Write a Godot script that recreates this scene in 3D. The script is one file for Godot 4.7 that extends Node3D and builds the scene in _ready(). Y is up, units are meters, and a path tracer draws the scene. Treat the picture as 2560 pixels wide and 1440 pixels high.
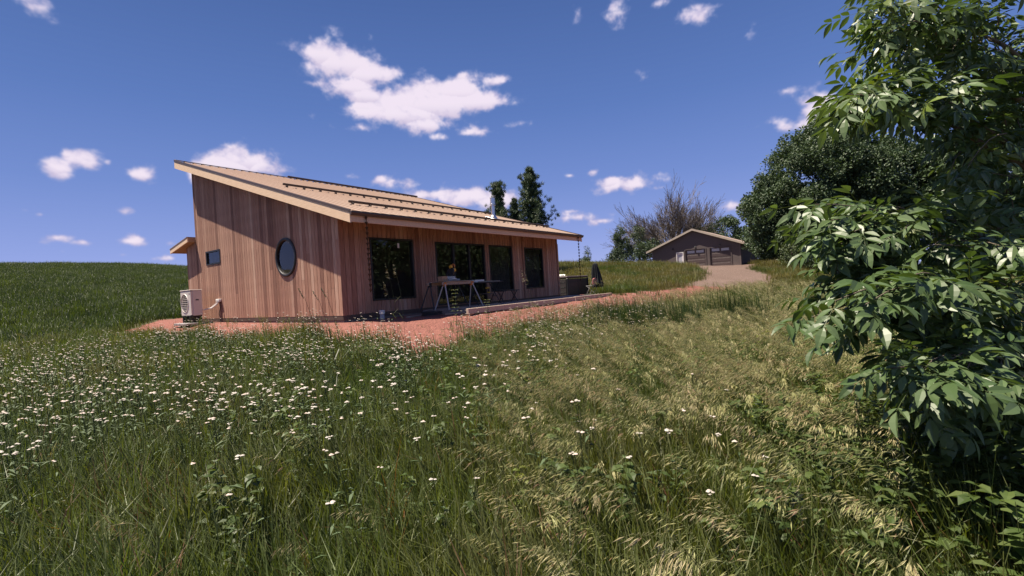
extends Node3D

# World: x runs along the front wall of the house, y is up, z = -b where b runs back along its end wall.
const YAW := 0.9352
const PITCH := -0.0026
const ROLL := -0.0604
const EYE := Vector3(-7.801, 0.5164, 11.5754)
const HOUSE_D := 9.48
const HOUSE_L := 11.70
const EAVE_Y := 2.6816
const EAVE_B := -1.1716
const SLOPE := 0.3209
const RAKE := 0.44
const RIDGE_B := 9.82
const WIND := 2.206

var rng := RandomNumberGenerator.new()
var patch := FastNoiseLite.new()
var bump := FastNoiseLite.new()
var taken := {}
var mats := {}


class MB:
	var v := PackedVector3Array()
	var n := PackedVector3Array()
	var c := PackedColorArray()
	var ix := PackedInt32Array()
	var col := Color(1, 1, 1)

	func vert(p: Vector3, nn: Vector3) -> int:
		v.append(p)
		n.append(nn)
		c.append(col)
		return v.size() - 1

	func tri(a: Vector3, b: Vector3, d: Vector3) -> void:
		var nn := (b - a).cross(d - a).normalized()
		var i := vert(a, nn)
		vert(b, nn)
		vert(d, nn)
		ix.append_array([i, i + 2, i + 1])

	func quad(a: Vector3, b: Vector3, d: Vector3, e: Vector3) -> void:
		var nn := (d - a).cross(e - b).normalized()
		var i := vert(a, nn)
		vert(b, nn)
		vert(d, nn)
		vert(e, nn)
		ix.append_array([i, i + 2, i + 1, i, i + 3, i + 2])

	func tri_out(a: Vector3, b: Vector3, d: Vector3, ctr: Vector3) -> void:
		if (b - a).cross(d - a).dot((a + b + d) / 3.0 - ctr) < 0.0:
			tri(a, d, b)
		else:
			tri(a, b, d)

	func quad_out(a: Vector3, b: Vector3, d: Vector3, e: Vector3, ctr: Vector3) -> void:
		if (d - a).cross(e - b).dot((a + b + d + e) / 4.0 - ctr) < 0.0:
			quad(a, e, d, b)
		else:
			quad(a, b, d, e)

	func box(ctr: Vector3, size: Vector3, bev := 0.0, bas := Basis()) -> void:
		var h := size * 0.5
		var bv: float = minf(bev, minf(h.x, minf(h.y, h.z)) * 0.9)
		for ax in 3:
			var b1 := (ax + 1) % 3
			var b2 := (ax + 2) % 3
			for s in [-1.0, 1.0]:
				var q: Array[Vector3] = []
				for k in [[-1.0, -1.0], [1.0, -1.0], [1.0, 1.0], [-1.0, 1.0]]:
					var p := Vector3()
					p[ax] = s * h[ax]
					p[b1] = k[0] * (h[b1] - bv)
					p[b2] = k[1] * (h[b2] - bv)
					q.append(ctr + bas * p)
				quad_out(q[0], q[1], q[2], q[3], ctr)
		if bv <= 0.0:
			return
		for ax in 3:
			var b1 := (ax + 1) % 3
			var b2 := (ax + 2) % 3
			for s1 in [-1.0, 1.0]:
				for s2 in [-1.0, 1.0]:
					var q: Array[Vector3] = []
					for k in [[-1.0, 0], [1.0, 0], [1.0, 1], [-1.0, 1]]:
						var p := Vector3()
						p[ax] = k[0] * (h[ax] - bv)
						p[b1] = s1 * (h[b1] - (bv if k[1] == 0 else 0.0))
						p[b2] = s2 * (h[b2] - (0.0 if k[1] == 0 else bv))
						q.append(ctr + bas * p)
					quad_out(q[0], q[1], q[2], q[3], ctr)
		for sx in [-1.0, 1.0]:
			for sy in [-1.0, 1.0]:
				for sz in [-1.0, 1.0]:
					var o := Vector3(sx * h.x, sy * h.y, sz * h.z)
					tri_out(ctr + bas * (o - Vector3(0, sy * bv, sz * bv)), ctr + bas * (o - Vector3(sx * bv, 0, sz * bv)), ctr + bas * (o - Vector3(sx * bv, sy * bv, 0)), ctr)

	# bar between two points with a rectangular section
	func bar(a: Vector3, b: Vector3, w: float, h: float, bev := 0.0, up := Vector3.UP) -> void:
		var d := (b - a).normalized()
		var s := d.cross(up).normalized() if absf(d.dot(up)) < 0.98 else d.cross(Vector3.RIGHT).normalized()
		var t := s.cross(d).normalized()
		box((a + b) * 0.5, Vector3(w, h, a.distance_to(b)), bev, Basis(s, t, -d))

	# hexahedron from 8 corners: bottom ring then top ring, same order
	func hexa(q: Array) -> void:
		var ctr := Vector3()
		for p in q:
			ctr += p
		ctr /= 8.0
		quad_out(q[0], q[1], q[2], q[3], ctr)
		quad_out(q[4], q[5], q[6], q[7], ctr)
		for k in 4:
			var m := (k + 1) % 4
			quad_out(q[k], q[m], q[4 + m], q[4 + k], ctr)

	func tube(pts: PackedVector3Array, rad: PackedFloat32Array, sides: int, caps := true) -> void:
		var rings := []
		var ref := Vector3(0.31, 0.12, 0.94)
		for i in pts.size():
			var d := (pts[mini(i + 1, pts.size() - 1)] - pts[maxi(i - 1, 0)]).normalized()
			var s := d.cross(ref)
			if s.length() < 0.1:
				s = d.cross(Vector3.RIGHT)
			s = s.normalized()
			var t := s.cross(d).normalized()
			var ring := []
			for k in sides:
				var a := TAU * k / sides
				var nn := s * cos(a) + t * sin(a)
				ring.append(vert(pts[i] + nn * rad[i], nn))
			rings.append(ring)
		for i in pts.size() - 1:
			for k in sides:
				var m := (k + 1) % sides
				var a: int = rings[i][k]
				var b: int = rings[i][m]
				var d: int = rings[i + 1][m]
				var e: int = rings[i + 1][k]
				var g := (v[b] - v[a]).cross(v[e] - v[a])
				if g.dot(n[a] + n[b]) < 0.0:
					ix.append_array([a, b, d, a, d, e])
				else:
					ix.append_array([a, d, b, a, e, d])
		if caps:
			for e in [0, pts.size() - 1]:
				var other := pts[1] if e == 0 else pts[pts.size() - 2]
				for k in range(1, sides - 1):
					tri_out(v[rings[e][0]], v[rings[e][k]], v[rings[e][k + 1]], other)

	# profile of (radius, height) turned round the y axis at o
	func lathe(profile: Array, sides: int, o := Vector3(), bas := Basis()) -> void:
		for i in profile.size() - 1:
			var p: Vector2 = profile[i]
			var q: Vector2 = profile[i + 1]
			for k in sides:
				var a := TAU * k / sides
				var b := TAU * (k + 1) / sides
				var f := func(r: Vector2, g: float) -> Vector3: return o + bas * Vector3(cos(g) * r.x, r.y, sin(g) * r.x)
				var mid := (a + b) * 0.5
				var na := bas * Vector3(cos(mid) * (q.y - p.y), -(q.x - p.x), sin(mid) * (q.y - p.y))
				if p.x < 1e-5:
					quad_n(f.call(p, a), f.call(q, b), f.call(q, a), f.call(q, a), na)
				elif q.x < 1e-5:
					quad_n(f.call(p, a), f.call(p, b), f.call(q, a), f.call(q, a), na)
				else:
					quad_n(f.call(p, a), f.call(p, b), f.call(q, b), f.call(q, a), na)

	# quad or triangle whose front is turned to the side of a wished normal
	func quad_n(a: Vector3, b: Vector3, d: Vector3, e: Vector3, want: Vector3) -> void:
		if d.is_equal_approx(e):
			if (b - a).cross(d - a).dot(want) < 0.0:
				tri(a, d, b)
			else:
				tri(a, b, d)
		elif (d - a).cross(e - b).dot(want) < 0.0:
			quad(a, e, d, b)
		else:
			quad(a, b, d, e)

	func mesh(with_color := false) -> ArrayMesh:
		var arr := []
		arr.resize(Mesh.ARRAY_MAX)
		arr[Mesh.ARRAY_VERTEX] = v
		arr[Mesh.ARRAY_NORMAL] = n
		if with_color:
			arr[Mesh.ARRAY_COLOR] = c
		arr[Mesh.ARRAY_INDEX] = ix
		var m := ArrayMesh.new()
		m.add_surface_from_arrays(Mesh.PRIMITIVE_TRIANGLES, arr)
		return m


func P(x: float, y: float, b: float) -> Vector3:
	return Vector3(x, y, -b)


# a spot from the eye: metres to the right of the line of sight, metres along it -> (x, b)
func spot(lateral: float, along: float) -> Vector2:
	return Vector2(EYE.x + sin(YAW) * along + cos(YAW) * lateral, -EYE.z + cos(YAW) * along - sin(YAW) * lateral)


func numbered(called: String) -> String:
	if not taken.has(called):
		taken[called] = 0
		return called
	taken[called] += 1
	return "%s_%03d" % [called, taken[called]]


func thing(called: String, label: String, category: String, at := Vector3.ZERO, turn := 0.0, group := "") -> Node3D:
	var o := Node3D.new()
	o.name = numbered(called)
	add_child(o)
	o.position = at
	o.rotation.y = turn
	tag(o, label, category, group)
	return o


func tag(o: Node, label: String, category: String, group := "", kind := "") -> Node:
	if label:
		o.set_meta("label", label)
	if category:
		o.set_meta("category", category)
	if group:
		o.set_meta("group", group)
	if kind:
		o.set_meta("kind", kind)
	return o


func put(called: String, mb: MB, m: Material, parent: Node = null, with_color := false) -> MeshInstance3D:
	return put_mesh(called, mb.mesh(with_color), m, parent)


func put_mesh(called: String, me: Mesh, m: Material, parent: Node = null) -> MeshInstance3D:
	var o := MeshInstance3D.new()
	o.mesh = me
	o.material_override = m
	if parent == null:
		o.name = numbered(called)
		add_child(o)
	else:
		o.name = called
		parent.add_child(o, true)
	return o


func mass(called: String, me: Mesh, m: Material, at: Array, cols: PackedColorArray, parent: Node = null) -> MultiMeshInstance3D:
	var mm := MultiMesh.new()
	mm.transform_format = MultiMesh.TRANSFORM_3D
	mm.use_colors = true
	mm.mesh = me
	mm.instance_count = at.size()
	for i in at.size():
		mm.set_instance_transform(i, at[i])
		mm.set_instance_color(i, cols[i])
	var o := MultiMeshInstance3D.new()
	o.multimesh = mm
	o.material_override = m
	if parent == null:
		o.name = numbered(called)
		add_child(o)
	else:
		o.name = called
		parent.add_child(o, true)
	o.set_meta("kind", "stuff")
	return o


# one object for masses of several shapes
func holder(called: String, parent: Node = null) -> Node3D:
	var o := Node3D.new()
	if parent == null:
		o.name = numbered(called)
		add_child(o)
	else:
		o.name = called
		parent.add_child(o, true)
	o.set_meta("kind", "stuff")
	return o


func lin(r: float, g: float, b: float) -> Color:
	return Color(r, g, b).linear_to_srgb()


func plain(key: String, r: float, g: float, b: float, rough := 0.8, metal := 0.0) -> StandardMaterial3D:
	if mats.has(key):
		return mats[key]
	var m := StandardMaterial3D.new()
	m.resource_name = key
	m.albedo_color = lin(r, g, b)
	m.roughness = rough
	m.metallic = metal
	mats[key] = m
	return m


# noise between two linear colours
func noise_tex(seed_: int, freq: float, octaves: int, lo: Color, hi: Color, w := 256, h := 256, stretch := Vector2.ONE) -> NoiseTexture2D:
	var f := FastNoiseLite.new()
	f.seed = seed_
	f.noise_type = FastNoiseLite.TYPE_SIMPLEX_SMOOTH
	f.frequency = freq
	f.fractal_octaves = octaves
	var t := NoiseTexture2D.new()
	t.width = w
	t.height = h
	t.seamless = true
	t.noise = f
	var g := Gradient.new()
	g.set_color(0, lo.linear_to_srgb())
	g.set_color(1, hi.linear_to_srgb())
	t.color_ramp = g
	return t


func bump_tex(seed_: int, freq: float, octaves: int, strength: float) -> NoiseTexture2D:
	var f := FastNoiseLite.new()
	f.seed = seed_
	f.frequency = freq
	f.fractal_octaves = octaves
	var t := NoiseTexture2D.new()
	t.width = 256
	t.height = 256
	t.seamless = true
	t.as_normal_map = true
	t.bump_strength = strength
	t.noise = f
	return t


func grained(key: String, tex: Texture2D, scale_: Vector3, rough: float, tinted := true, normal: Texture2D = null) -> StandardMaterial3D:
	var m := StandardMaterial3D.new()
	m.resource_name = key
	m.albedo_texture = tex
	m.uv1_triplanar = true
	m.uv1_world_triplanar = true
	m.uv1_scale = scale_
	m.roughness = rough
	m.vertex_color_use_as_albedo = tinted
	if normal:
		m.normal_enabled = true
		m.normal_texture = normal
	mats[key] = m
	return m


func leafy(key: String, rough: float, through: float) -> StandardMaterial3D:
	var m := StandardMaterial3D.new()
	m.resource_name = key
	m.albedo_color = Color(1, 1, 1)
	m.vertex_color_use_as_albedo = true
	m.roughness = rough
	m.cull_mode = BaseMaterial3D.CULL_DISABLED
	if through > 0.0:
		m.backlight_enabled = true
		m.backlight = Color(through, through, through * 0.6)
	mats[key] = m
	return m


func rf(a: float, b: float) -> float:
	return rng.randf_range(a, b)


func sstep(a: float, b: float, x: float) -> float:
	var t := clampf((x - a) / (b - a), 0.0, 1.0)
	return t * t * (3.0 - 2.0 * t)


# ---------------------------------------------------------------- lie of the land
func height(x: float, b: float) -> float:
	var dl := maxf(0.0, -x - 0.5)
	var df := maxf(0.0, -b - 2.3) * lerpf(1.0, 0.42, sstep(3.0, 14.0, x))
	var d := sqrt(dl * dl + df * df)
	var h := -0.2 - 0.85 * (1.0 - exp(-d / 3.2))
	var up := 3.0 * log(1.0 + exp(minf((b - 13.0) / 3.0, 30.0)))
	up = minf(up, 62.0 + 6.0 * tanh((up - 62.0) / 12.0)) if up > 62.0 else up
	h += 0.118 * up * (1.0 - 0.72 * sstep(14.0, 60.0, x))
	if b > 82.0:
		h -= (b - 82.0) * 0.05
	h += 2.75 * exp(-pow((x - 42.0) / 17.0, 2.0) - pow((b - 16.0) / 22.0, 2.0))
	if x > 62.0:
		h -= 0.02 * (x - 62.0)
	# the garage stands on a levelled pad
	var g := sstep(9.0, 2.0, maxf(maxf(46.2 - x, x - 57.5), maxf(-2.0 - b, b - 8.8)))
	h = lerpf(h, 1.3, g)
	var open := sstep(0.2, 2.5, maxf(maxf(-x, x - HOUSE_L), maxf(-b, b - 11.0)))
	return h + open * 0.06 * bump.get_noise_2d(x * 3.0, b * 3.0)


const ROAD := [[9.0, -3.6], [14.0, -4.6], [19.0, -5.3], [25.0, -5.2], [31.0, -4.0], [37.0, -1.6], [42.0, 1.2], [46.5, 2.6]]


func road_dist(x: float, b: float) -> float:
	var best := 1e9
	var p := Vector2(x, b)
	for i in ROAD.size() - 1:
		var q := Geometry2D.get_closest_point_to_segment(p, Vector2(ROAD[i][0], ROAD[i][1]), Vector2(ROAD[i + 1][0], ROAD[i + 1][1]))
		best = minf(best, p.distance_to(q))
	return best


# 0 meadow, 1 bare red earth, 2 gravel
func surface(x: float, b: float) -> int:
	if x < -6.0 or x > 62.0 or b < -12.0 or b > 16.0:
		return 0
	var w := 0.65 * patch.get_noise_2d(x * 6.0, b * 6.0) + 0.5 * patch.get_noise_2d(x * 19.0 + 50.0, b * 19.0)
	if x < 17.0:
		var dx := maxf(-2.0 - x, x - 13.0)
		var db := maxf(-5.1 - b, b - 12.0)
		if x < 0.5 and b > 8.0:
			dx = -2.8 - x
		var d := maxf(dx, db) if dx < 0.0 or db < 0.0 else sqrt(dx * dx + db * db)
		if d + w < 0.0:
			return 1
	var rd := road_dist(x, b)
	if x < 21.0 and rd + w < 2.0:
		return 1
	if x >= 21.0 and rd + 0.5 * w < 2.3 + 2.6 * sstep(36.0, 45.0, x):
		return 2
	if x > 41.0 and x < 47.0 and b > -2.0 and b < 6.4:
		return 2
	return 0


func _ready() -> void:
	rng.seed = 20240611
	patch.seed = 5
	patch.frequency = 0.05
	patch.fractal_octaves = 2
	bump.seed = 9
	bump.frequency = 0.25
	build_camera()
	build_sky_and_sun()
	build_materials()
	build_ground()
	rng.seed = 501
	build_house()
	rng.seed = 518
	build_yard_things()
	rng.seed = 535
	build_garage()
	rng.seed = 552
	build_far_trees()
	rng.seed = 569
	build_near_tree()
	rng.seed = 586
	build_meadow()


func build_camera() -> void:
	var fwd := Vector3(sin(YAW), 0, -cos(YAW))
	var right := Vector3(cos(YAW), 0, sin(YAW))
	var f2 := fwd * cos(PITCH) + Vector3.UP * sin(PITCH)
	var u2 := Vector3.UP * cos(PITCH) - fwd * sin(PITCH)
	var r3 := right * cos(ROLL) + u2 * sin(ROLL)
	var u3 := u2 * cos(ROLL) - right * sin(ROLL)
	var cam := Camera3D.new()
	cam.name = "camera"
	add_child(cam)
	cam.transform = Transform3D(Basis(r3, u3, -f2), EYE)
	cam.fov = 62.21
	cam.near = 0.05
	cam.far = 2000.0
	cam.current = true


func build_sky_and_sun() -> void:
	var env := Environment.new()
	env.background_mode = Environment.BG_SKY
	env.tonemap_mode = Environment.TONE_MAPPER_LINEAR
	env.tonemap_exposure = 2.05
	env.sdfgi_enabled = true
	env.ssao_enabled = true
	env.ssil_enabled = true
	env.background_energy_multiplier = 0.54
	var sky := Sky.new()
	var pano := PanoramaSkyMaterial.new()
	pano.panorama = ImageTexture.create_from_image(sky_image())
	sky.sky_material = pano
	env.sky = sky
	var we := WorldEnvironment.new()
	we.name = "world_environment"
	we.environment = env
	add_child(we)
	var sun := DirectionalLight3D.new()
	sun.name = "sun"
	sun.light_energy = 1.6
	sun.light_color = Color(1.0, 0.95, 0.88)
	sun.light_angular_distance = 0.53
	sun.shadow_enabled = true
	add_child(sun)
	sun.look_at_from_position(Vector3.ZERO, Vector3(0.53, -2.3, 0.82), Vector3.UP)


# Sky seen from the meadow: [azimuth from the back of the house towards the road, elevation, half width, half height, thickness], degrees.
const CLOUDS := [[33.2, 25.8, 2.31, 1.32, 1], [35.7, 25.2, 3.25, 1.58, 1], [38.5, 24.2, 2.77, 1.16, 1], [36.4, 22.9, 2.18, 1.09, 1], [37.5, 22.1, 2.3, 0.87, 0.9], [32.1, 24.2, 1.33, 1.05, 0.8], [40.1, 24.4, 1.45, 0.62, 0.8], [32.4, 22.9, 1.46, 0.38, 0.45], [45, 21.6, 5.83, 1.89, 1], [47.4, 22.7, 4.02, 1.3, 1], [41.6, 20.4, 5.48, 1.32, 1], [50.2, 21.5, 4.05, 1.08, 1], [44.3, 19.2, 2.89, 0.85, 0.9], [37, 18.7, 1.98, 0.54, 0.7], [38.3, 20.9, 2.67, 0.73, 0.9], [53, 21.2, 1.68, 0.5, 0.7], [53.4, 23.4, 1.91, 0.56, 0.8], [49.1, 24, 0.95, 0.44, 0.8], [49.8, 18.2, 1.91, 0.56, 0.8], [46.3, 17.8, 1.32, 0.47, 0.7], [55.5, 18.8, 1.15, 0.39, 0.5], [24.7, 14.9, 3.12, 1.1, 1], [23.2, 14.2, 2.49, 0.78, 1], [26.9, 14.2, 1.99, 0.81, 1], [21.5, 14, 1.72, 0.46, 0.8], [20.3, 12.8, 0.47, 1, 0.8], [10.4, 12.7, 1.07, 0.8, 1], [12.1, 13.5, 1.24, 0.82, 1], [11.1, 13.9, 0.52, 0.5, 0.9], [10.9, 12.1, 0.78, 0.48, 0.8], [16.5, 12.7, 1.22, 0.62, 0.95], [7.7, 13, 0.46, 0.38, 0.5], [15.1, 9.3, 0.73, 0.44, 0.9], [8.3, 8.9, 0.47, 0.26, 0.5], [9.2, 8.6, 0.32, 0.24, 0.7], [10.4, 6.7, 0.97, 0.38, 0.85], [11.8, 6.3, 0.75, 0.32, 0.85], [15.3, 6.5, 0.95, 0.45, 0.85], [18.4, 6.3, 0.7, 0.31, 0.6], [17.8, 4.8, 0.88, 0.31, 0.9], [9.9, 25.3, 1.38, 0.75, 0.9], [13, 10.5, 0.5, 0.32, 0.4], [10.5, 5.5, 0.26, 0.17, 0.5], [14.6, 5.2, 0.41, 0.19, 0.5], [13.9, 13.5, 0.28, 0.25, 0.6], [48.8, 11, 5.22, 1.01, 1], [52.1, 10.4, 2.97, 1.02, 1], [44.8, 11.4, 2.8, 0.59, 0.9], [40.7, 12.7, 1.82, 0.71, 0.85], [39, 13.2, 0.99, 0.48, 0.8], [35.8, 13.4, 0.96, 0.35, 0.5], [32.4, 13.4, 1.04, 0.25, 0.4], [67.9, 11, 2.7, 0.8, 1], [66.1, 11.5, 1.46, 0.72, 1], [63.9, 12.7, 0.83, 0.36, 0.7], [61.3, 12.6, 0.71, 0.27, 0.7], [71, 10.2, 0.87, 0.26, 0.5], [62.2, 7.8, 2.9, 0.51, 0.8], [64.7, 7.1, 1.84, 0.37, 0.8], [61.3, 8.5, 1.18, 0.28, 0.5], [56.5, 7.9, 1.43, 0.28, 0.3], [78.3, 7.4, 1.11, 0.51, 0.9], [79.7, 6.9, 0.93, 0.38, 0.6], [86, 16.8, 1.54, 0.95, 0.7], [87.6, 15.5, 1.97, 1.24, 0.95], [83.8, 14.8, 1, 0.73, 0.9], [85.1, 17.8, 1.25, 0.48, 0.6], [86.9, 14.5, 1.84, 0.74, 0.9], [81.7, 14.9, 0.67, 0.39, 0.35], [89.2, 14.4, 1.27, 1.09, 0.9], [63.3, 28.6, 1.02, 1.01, 0.5], [67.5, 28.7, 1.8, 0.92, 0.5], [68.8, 27.7, 1.56, 0.72, 0.5], [72.4, 28.4, 1.2, 0.48, 0.6], [76.5, 26.9, 1.7, 0.9, 0.7], [75.9, 26.3, 1.23, 0.49, 0.5], [78, 27, 0.87, 0.27, 0.5], [70.2, 22.8, 1.32, 0.7, 0.5], [81.5, 23.5, 0.67, 0.77, 0.6], [56.6, 14.4, 0.76, 0.27, 0.3]]


func sky_image() -> Image:
	const W := 4096
	const H := 2048
	var img := Image.create(W, H, false, Image.FORMAT_RGB8)
	var stops := [[-90.0, 0.30, 0.28, 0.24], [-0.2, 0.56, 0.61, 0.80], [0.0, 0.66, 0.70, 0.88], [5.0, 0.555, 0.625, 0.855], [12.0, 0.44, 0.54, 0.785], [20.0, 0.355, 0.47, 0.715], [31.0, 0.29, 0.40, 0.63], [50.0, 0.245, 0.345, 0.57], [90.0, 0.21, 0.30, 0.52]]
	var rows: Array[Color] = []
	for y in H:
		var el := 90.0 - (y + 0.5) * 180.0 / H
		var c := Color(stops[0][1], stops[0][2], stops[0][3])
		for i in stops.size() - 1:
			if el >= stops[i][0] and el <= stops[i + 1][0]:
				var t: float = (el - stops[i][0]) / (stops[i + 1][0] - stops[i][0])
				c = Color(stops[i][1], stops[i][2], stops[i][3]).lerp(Color(stops[i + 1][1], stops[i + 1][2], stops[i + 1][3]), t)
		rows.append(c)
		img.fill_rect(Rect2i(0, y, W, 1), c)
	var dens := PackedFloat32Array()
	dens.resize(W * H / 2)
	var low := PackedFloat32Array()
	low.resize(W * H / 2)
	var r := RandomNumberGenerator.new()
	r.seed = 77
	var all := CLOUDS.duplicate()
	for i in 150:
		var az := r.randf_range(110.0, 357.0)
		var el := 3.0 + 42.0 * pow(r.randf(), 1.6)
		var big := (0.5 + 2.6 * pow(r.randf(), 2.0)) * (0.35 + el / 30.0)
		for k in r.randi_range(2, 6):
			all.append([az + r.randf_range(-1.8, 1.8) * big, el + r.randf_range(-0.35, 0.35) * big, big * r.randf_range(0.8, 1.6), big * r.randf_range(0.3, 0.55), r.randf_range(0.7, 1.0)])
	for e in all:
		var cx: float = e[0] / 360.0 * W
		var cy: float = (90.0 - e[1]) / 180.0 * H
		var rx: float = e[2] / 360.0 * W / maxf(0.3, cos(deg_to_rad(e[1]))) * 1.0
		if e[0] < 110.0:
			rx = e[2] / 360.0 * W
		var ry: float = e[3] / 180.0 * H
		for y in range(maxi(0, int(cy - 2.1 * ry)), mini(H / 2 - 1, int(cy + 2.1 * ry)) + 1):
			for x in range(int(cx - 2.1 * rx), int(cx + 2.1 * rx) + 1):
				var dx := (x - cx) / rx
				var dy := (y - cy) / ry
				var q := dx * dx + dy * dy
				if q < 4.2:
					var at := y * W + posmod(x, W)
					var s: float = e[4] * exp(-0.75 * q)
					if s > dens[at]:
						low[at] = dy
					dens[at] = maxf(dens[at], s) + 0.3 * minf(dens[at], s)
	var f := FastNoiseLite.new()
	f.seed = 31
	f.noise_type = FastNoiseLite.TYPE_SIMPLEX_SMOOTH
	f.frequency = 0.024
	f.fractal_octaves = 5
	f.fractal_gain = 0.58
	f.domain_warp_enabled = true
	f.domain_warp_amplitude = 9.0
	f.domain_warp_frequency = 0.03
	for y in H / 2:
		for x in W:
			var d := dens[y * W + x]
			if d < 0.06:
				continue
			var no := f.get_noise_2d(x, y * 1.35)
			var s := d * 1.18 + no * 0.74 - 0.36
			var a := sstep(-0.04, 0.66, s)
			if a <= 0.003:
				continue
			var thick := sstep(0.05, 0.95, s + 0.5 * f.get_noise_2d(x * 1.3 + 400.0, y * 1.7))
			var c := Color(0.72, 0.69, 0.82).lerp(Color(0.925, 0.875, 0.925), thick)
			c = c.lerp(Color(0.76, 0.71, 0.81), 0.5 * sstep(0.1, 1.0, low[y * W + x]))
			img.set_pixel(x, y, rows[y].lerp(c, a * 0.97))
	return img


func build_materials() -> void:
	grained("siding", noise_tex(3, 0.045, 4, Color(0.50, 0.46, 0.44), Color(1.0, 1.0, 1.0)), Vector3(3.1, 0.16, 3.1), 0.85)
	grained("cedar", noise_tex(8, 0.03, 4, Color(0.80, 0.74, 0.68), Color(1.0, 1.0, 1.0)), Vector3(1.2, 6.0, 0.35), 0.75)
	grained("lumber", noise_tex(12, 0.03, 4, Color(0.55, 0.52, 0.50), Color(1.0, 1.0, 1.0)), Vector3(1.5, 7.0, 7.0), 0.8)
	grained("earth", noise_tex(15, 0.02, 5, Color(0.62, 0.56, 0.54), Color(1.0, 1.0, 1.0), 512, 512), Vector3(0.6, 0.6, 0.6), 0.95, true, bump_tex(16, 0.08, 5, 7.0))
	grained("stones", noise_tex(17, 0.09, 4, Color(0.50, 0.48, 0.46), Color(1.0, 1.0, 1.0), 512, 512), Vector3(0.5, 0.5, 0.5), 0.95, true, bump_tex(18, 0.2, 3, 8.0))
	grained("soil", noise_tex(19, 0.03, 5, Color(0.45, 0.45, 0.42), Color(1.0, 1.0, 1.0), 512, 512), Vector3(0.35, 0.35, 0.35), 1.0)
	grained("concrete", noise_tex(23, 0.03, 5, Color(0.70, 0.68, 0.66), Color(1.0, 1.0, 1.0)), Vector3(1.3, 1.3, 1.3), 0.9)
	grained("roof_paint", noise_tex(25, 0.015, 3, Color(0.86, 0.85, 0.84), Color(1.0, 1.0, 1.0)), Vector3(0.35, 0.35, 0.35), 0.42)
	grained("garage_siding", noise_tex(27, 0.05, 3, Color(0.78, 0.78, 0.78), Color(1.0, 1.0, 1.0)), Vector3(2.2, 0.1, 2.2), 0.85)
	grained("bark", noise_tex(29, 0.05, 4, Color(0.5, 0.48, 0.46), Color(1.0, 1.0, 1.0)), Vector3(2.5, 0.7, 2.5), 0.95, true, bump_tex(30, 0.08, 4, 6.0))
	leafy("grass", 0.5, 0.95)
	leafy("leaf", 0.42, 0.8)
	leafy("far_leaf", 0.55, 0.6)
	leafy("straw", 0.6, 0.6)
	leafy("petal", 0.7, 0.4)
	var g := plain("glass", 0.02, 0.024, 0.024, 0.02)
	g.transparency = BaseMaterial3D.TRANSPARENCY_ALPHA
	g.albedo_color = Color(0.05, 0.055, 0.055, 0.35)
	g.metallic_specular = 0.5
	plain("frame", 0.018, 0.017, 0.018, 0.45)
	plain("trim_metal", 0.085, 0.058, 0.047, 0.45)
	plain("interior", 0.16, 0.13, 0.11, 0.9)
	plain("sheathing", 0.05, 0.035, 0.03, 0.95)
	plain("steel", 0.62, 0.62, 0.63, 0.28, 1.0)
	plain("white_plastic", 0.72, 0.70, 0.66, 0.5)
	plain("unit_paint", 0.60, 0.545, 0.50, 0.5)
	plain("unit_dark", 0.06, 0.058, 0.06, 0.6)
	plain("black_plastic", 0.02, 0.02, 0.022, 0.5)
	plain("rubber", 0.03, 0.03, 0.03, 0.8)
	plain("copper_dark", 0.05, 0.035, 0.03, 0.45, 0.6)
	plain("yellow_paint", 0.62, 0.36, 0.03, 0.4)
	plain("orange_paint", 0.50, 0.17, 0.04, 0.5)
	plain("legs_grey", 0.36, 0.34, 0.33, 0.45)


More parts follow.
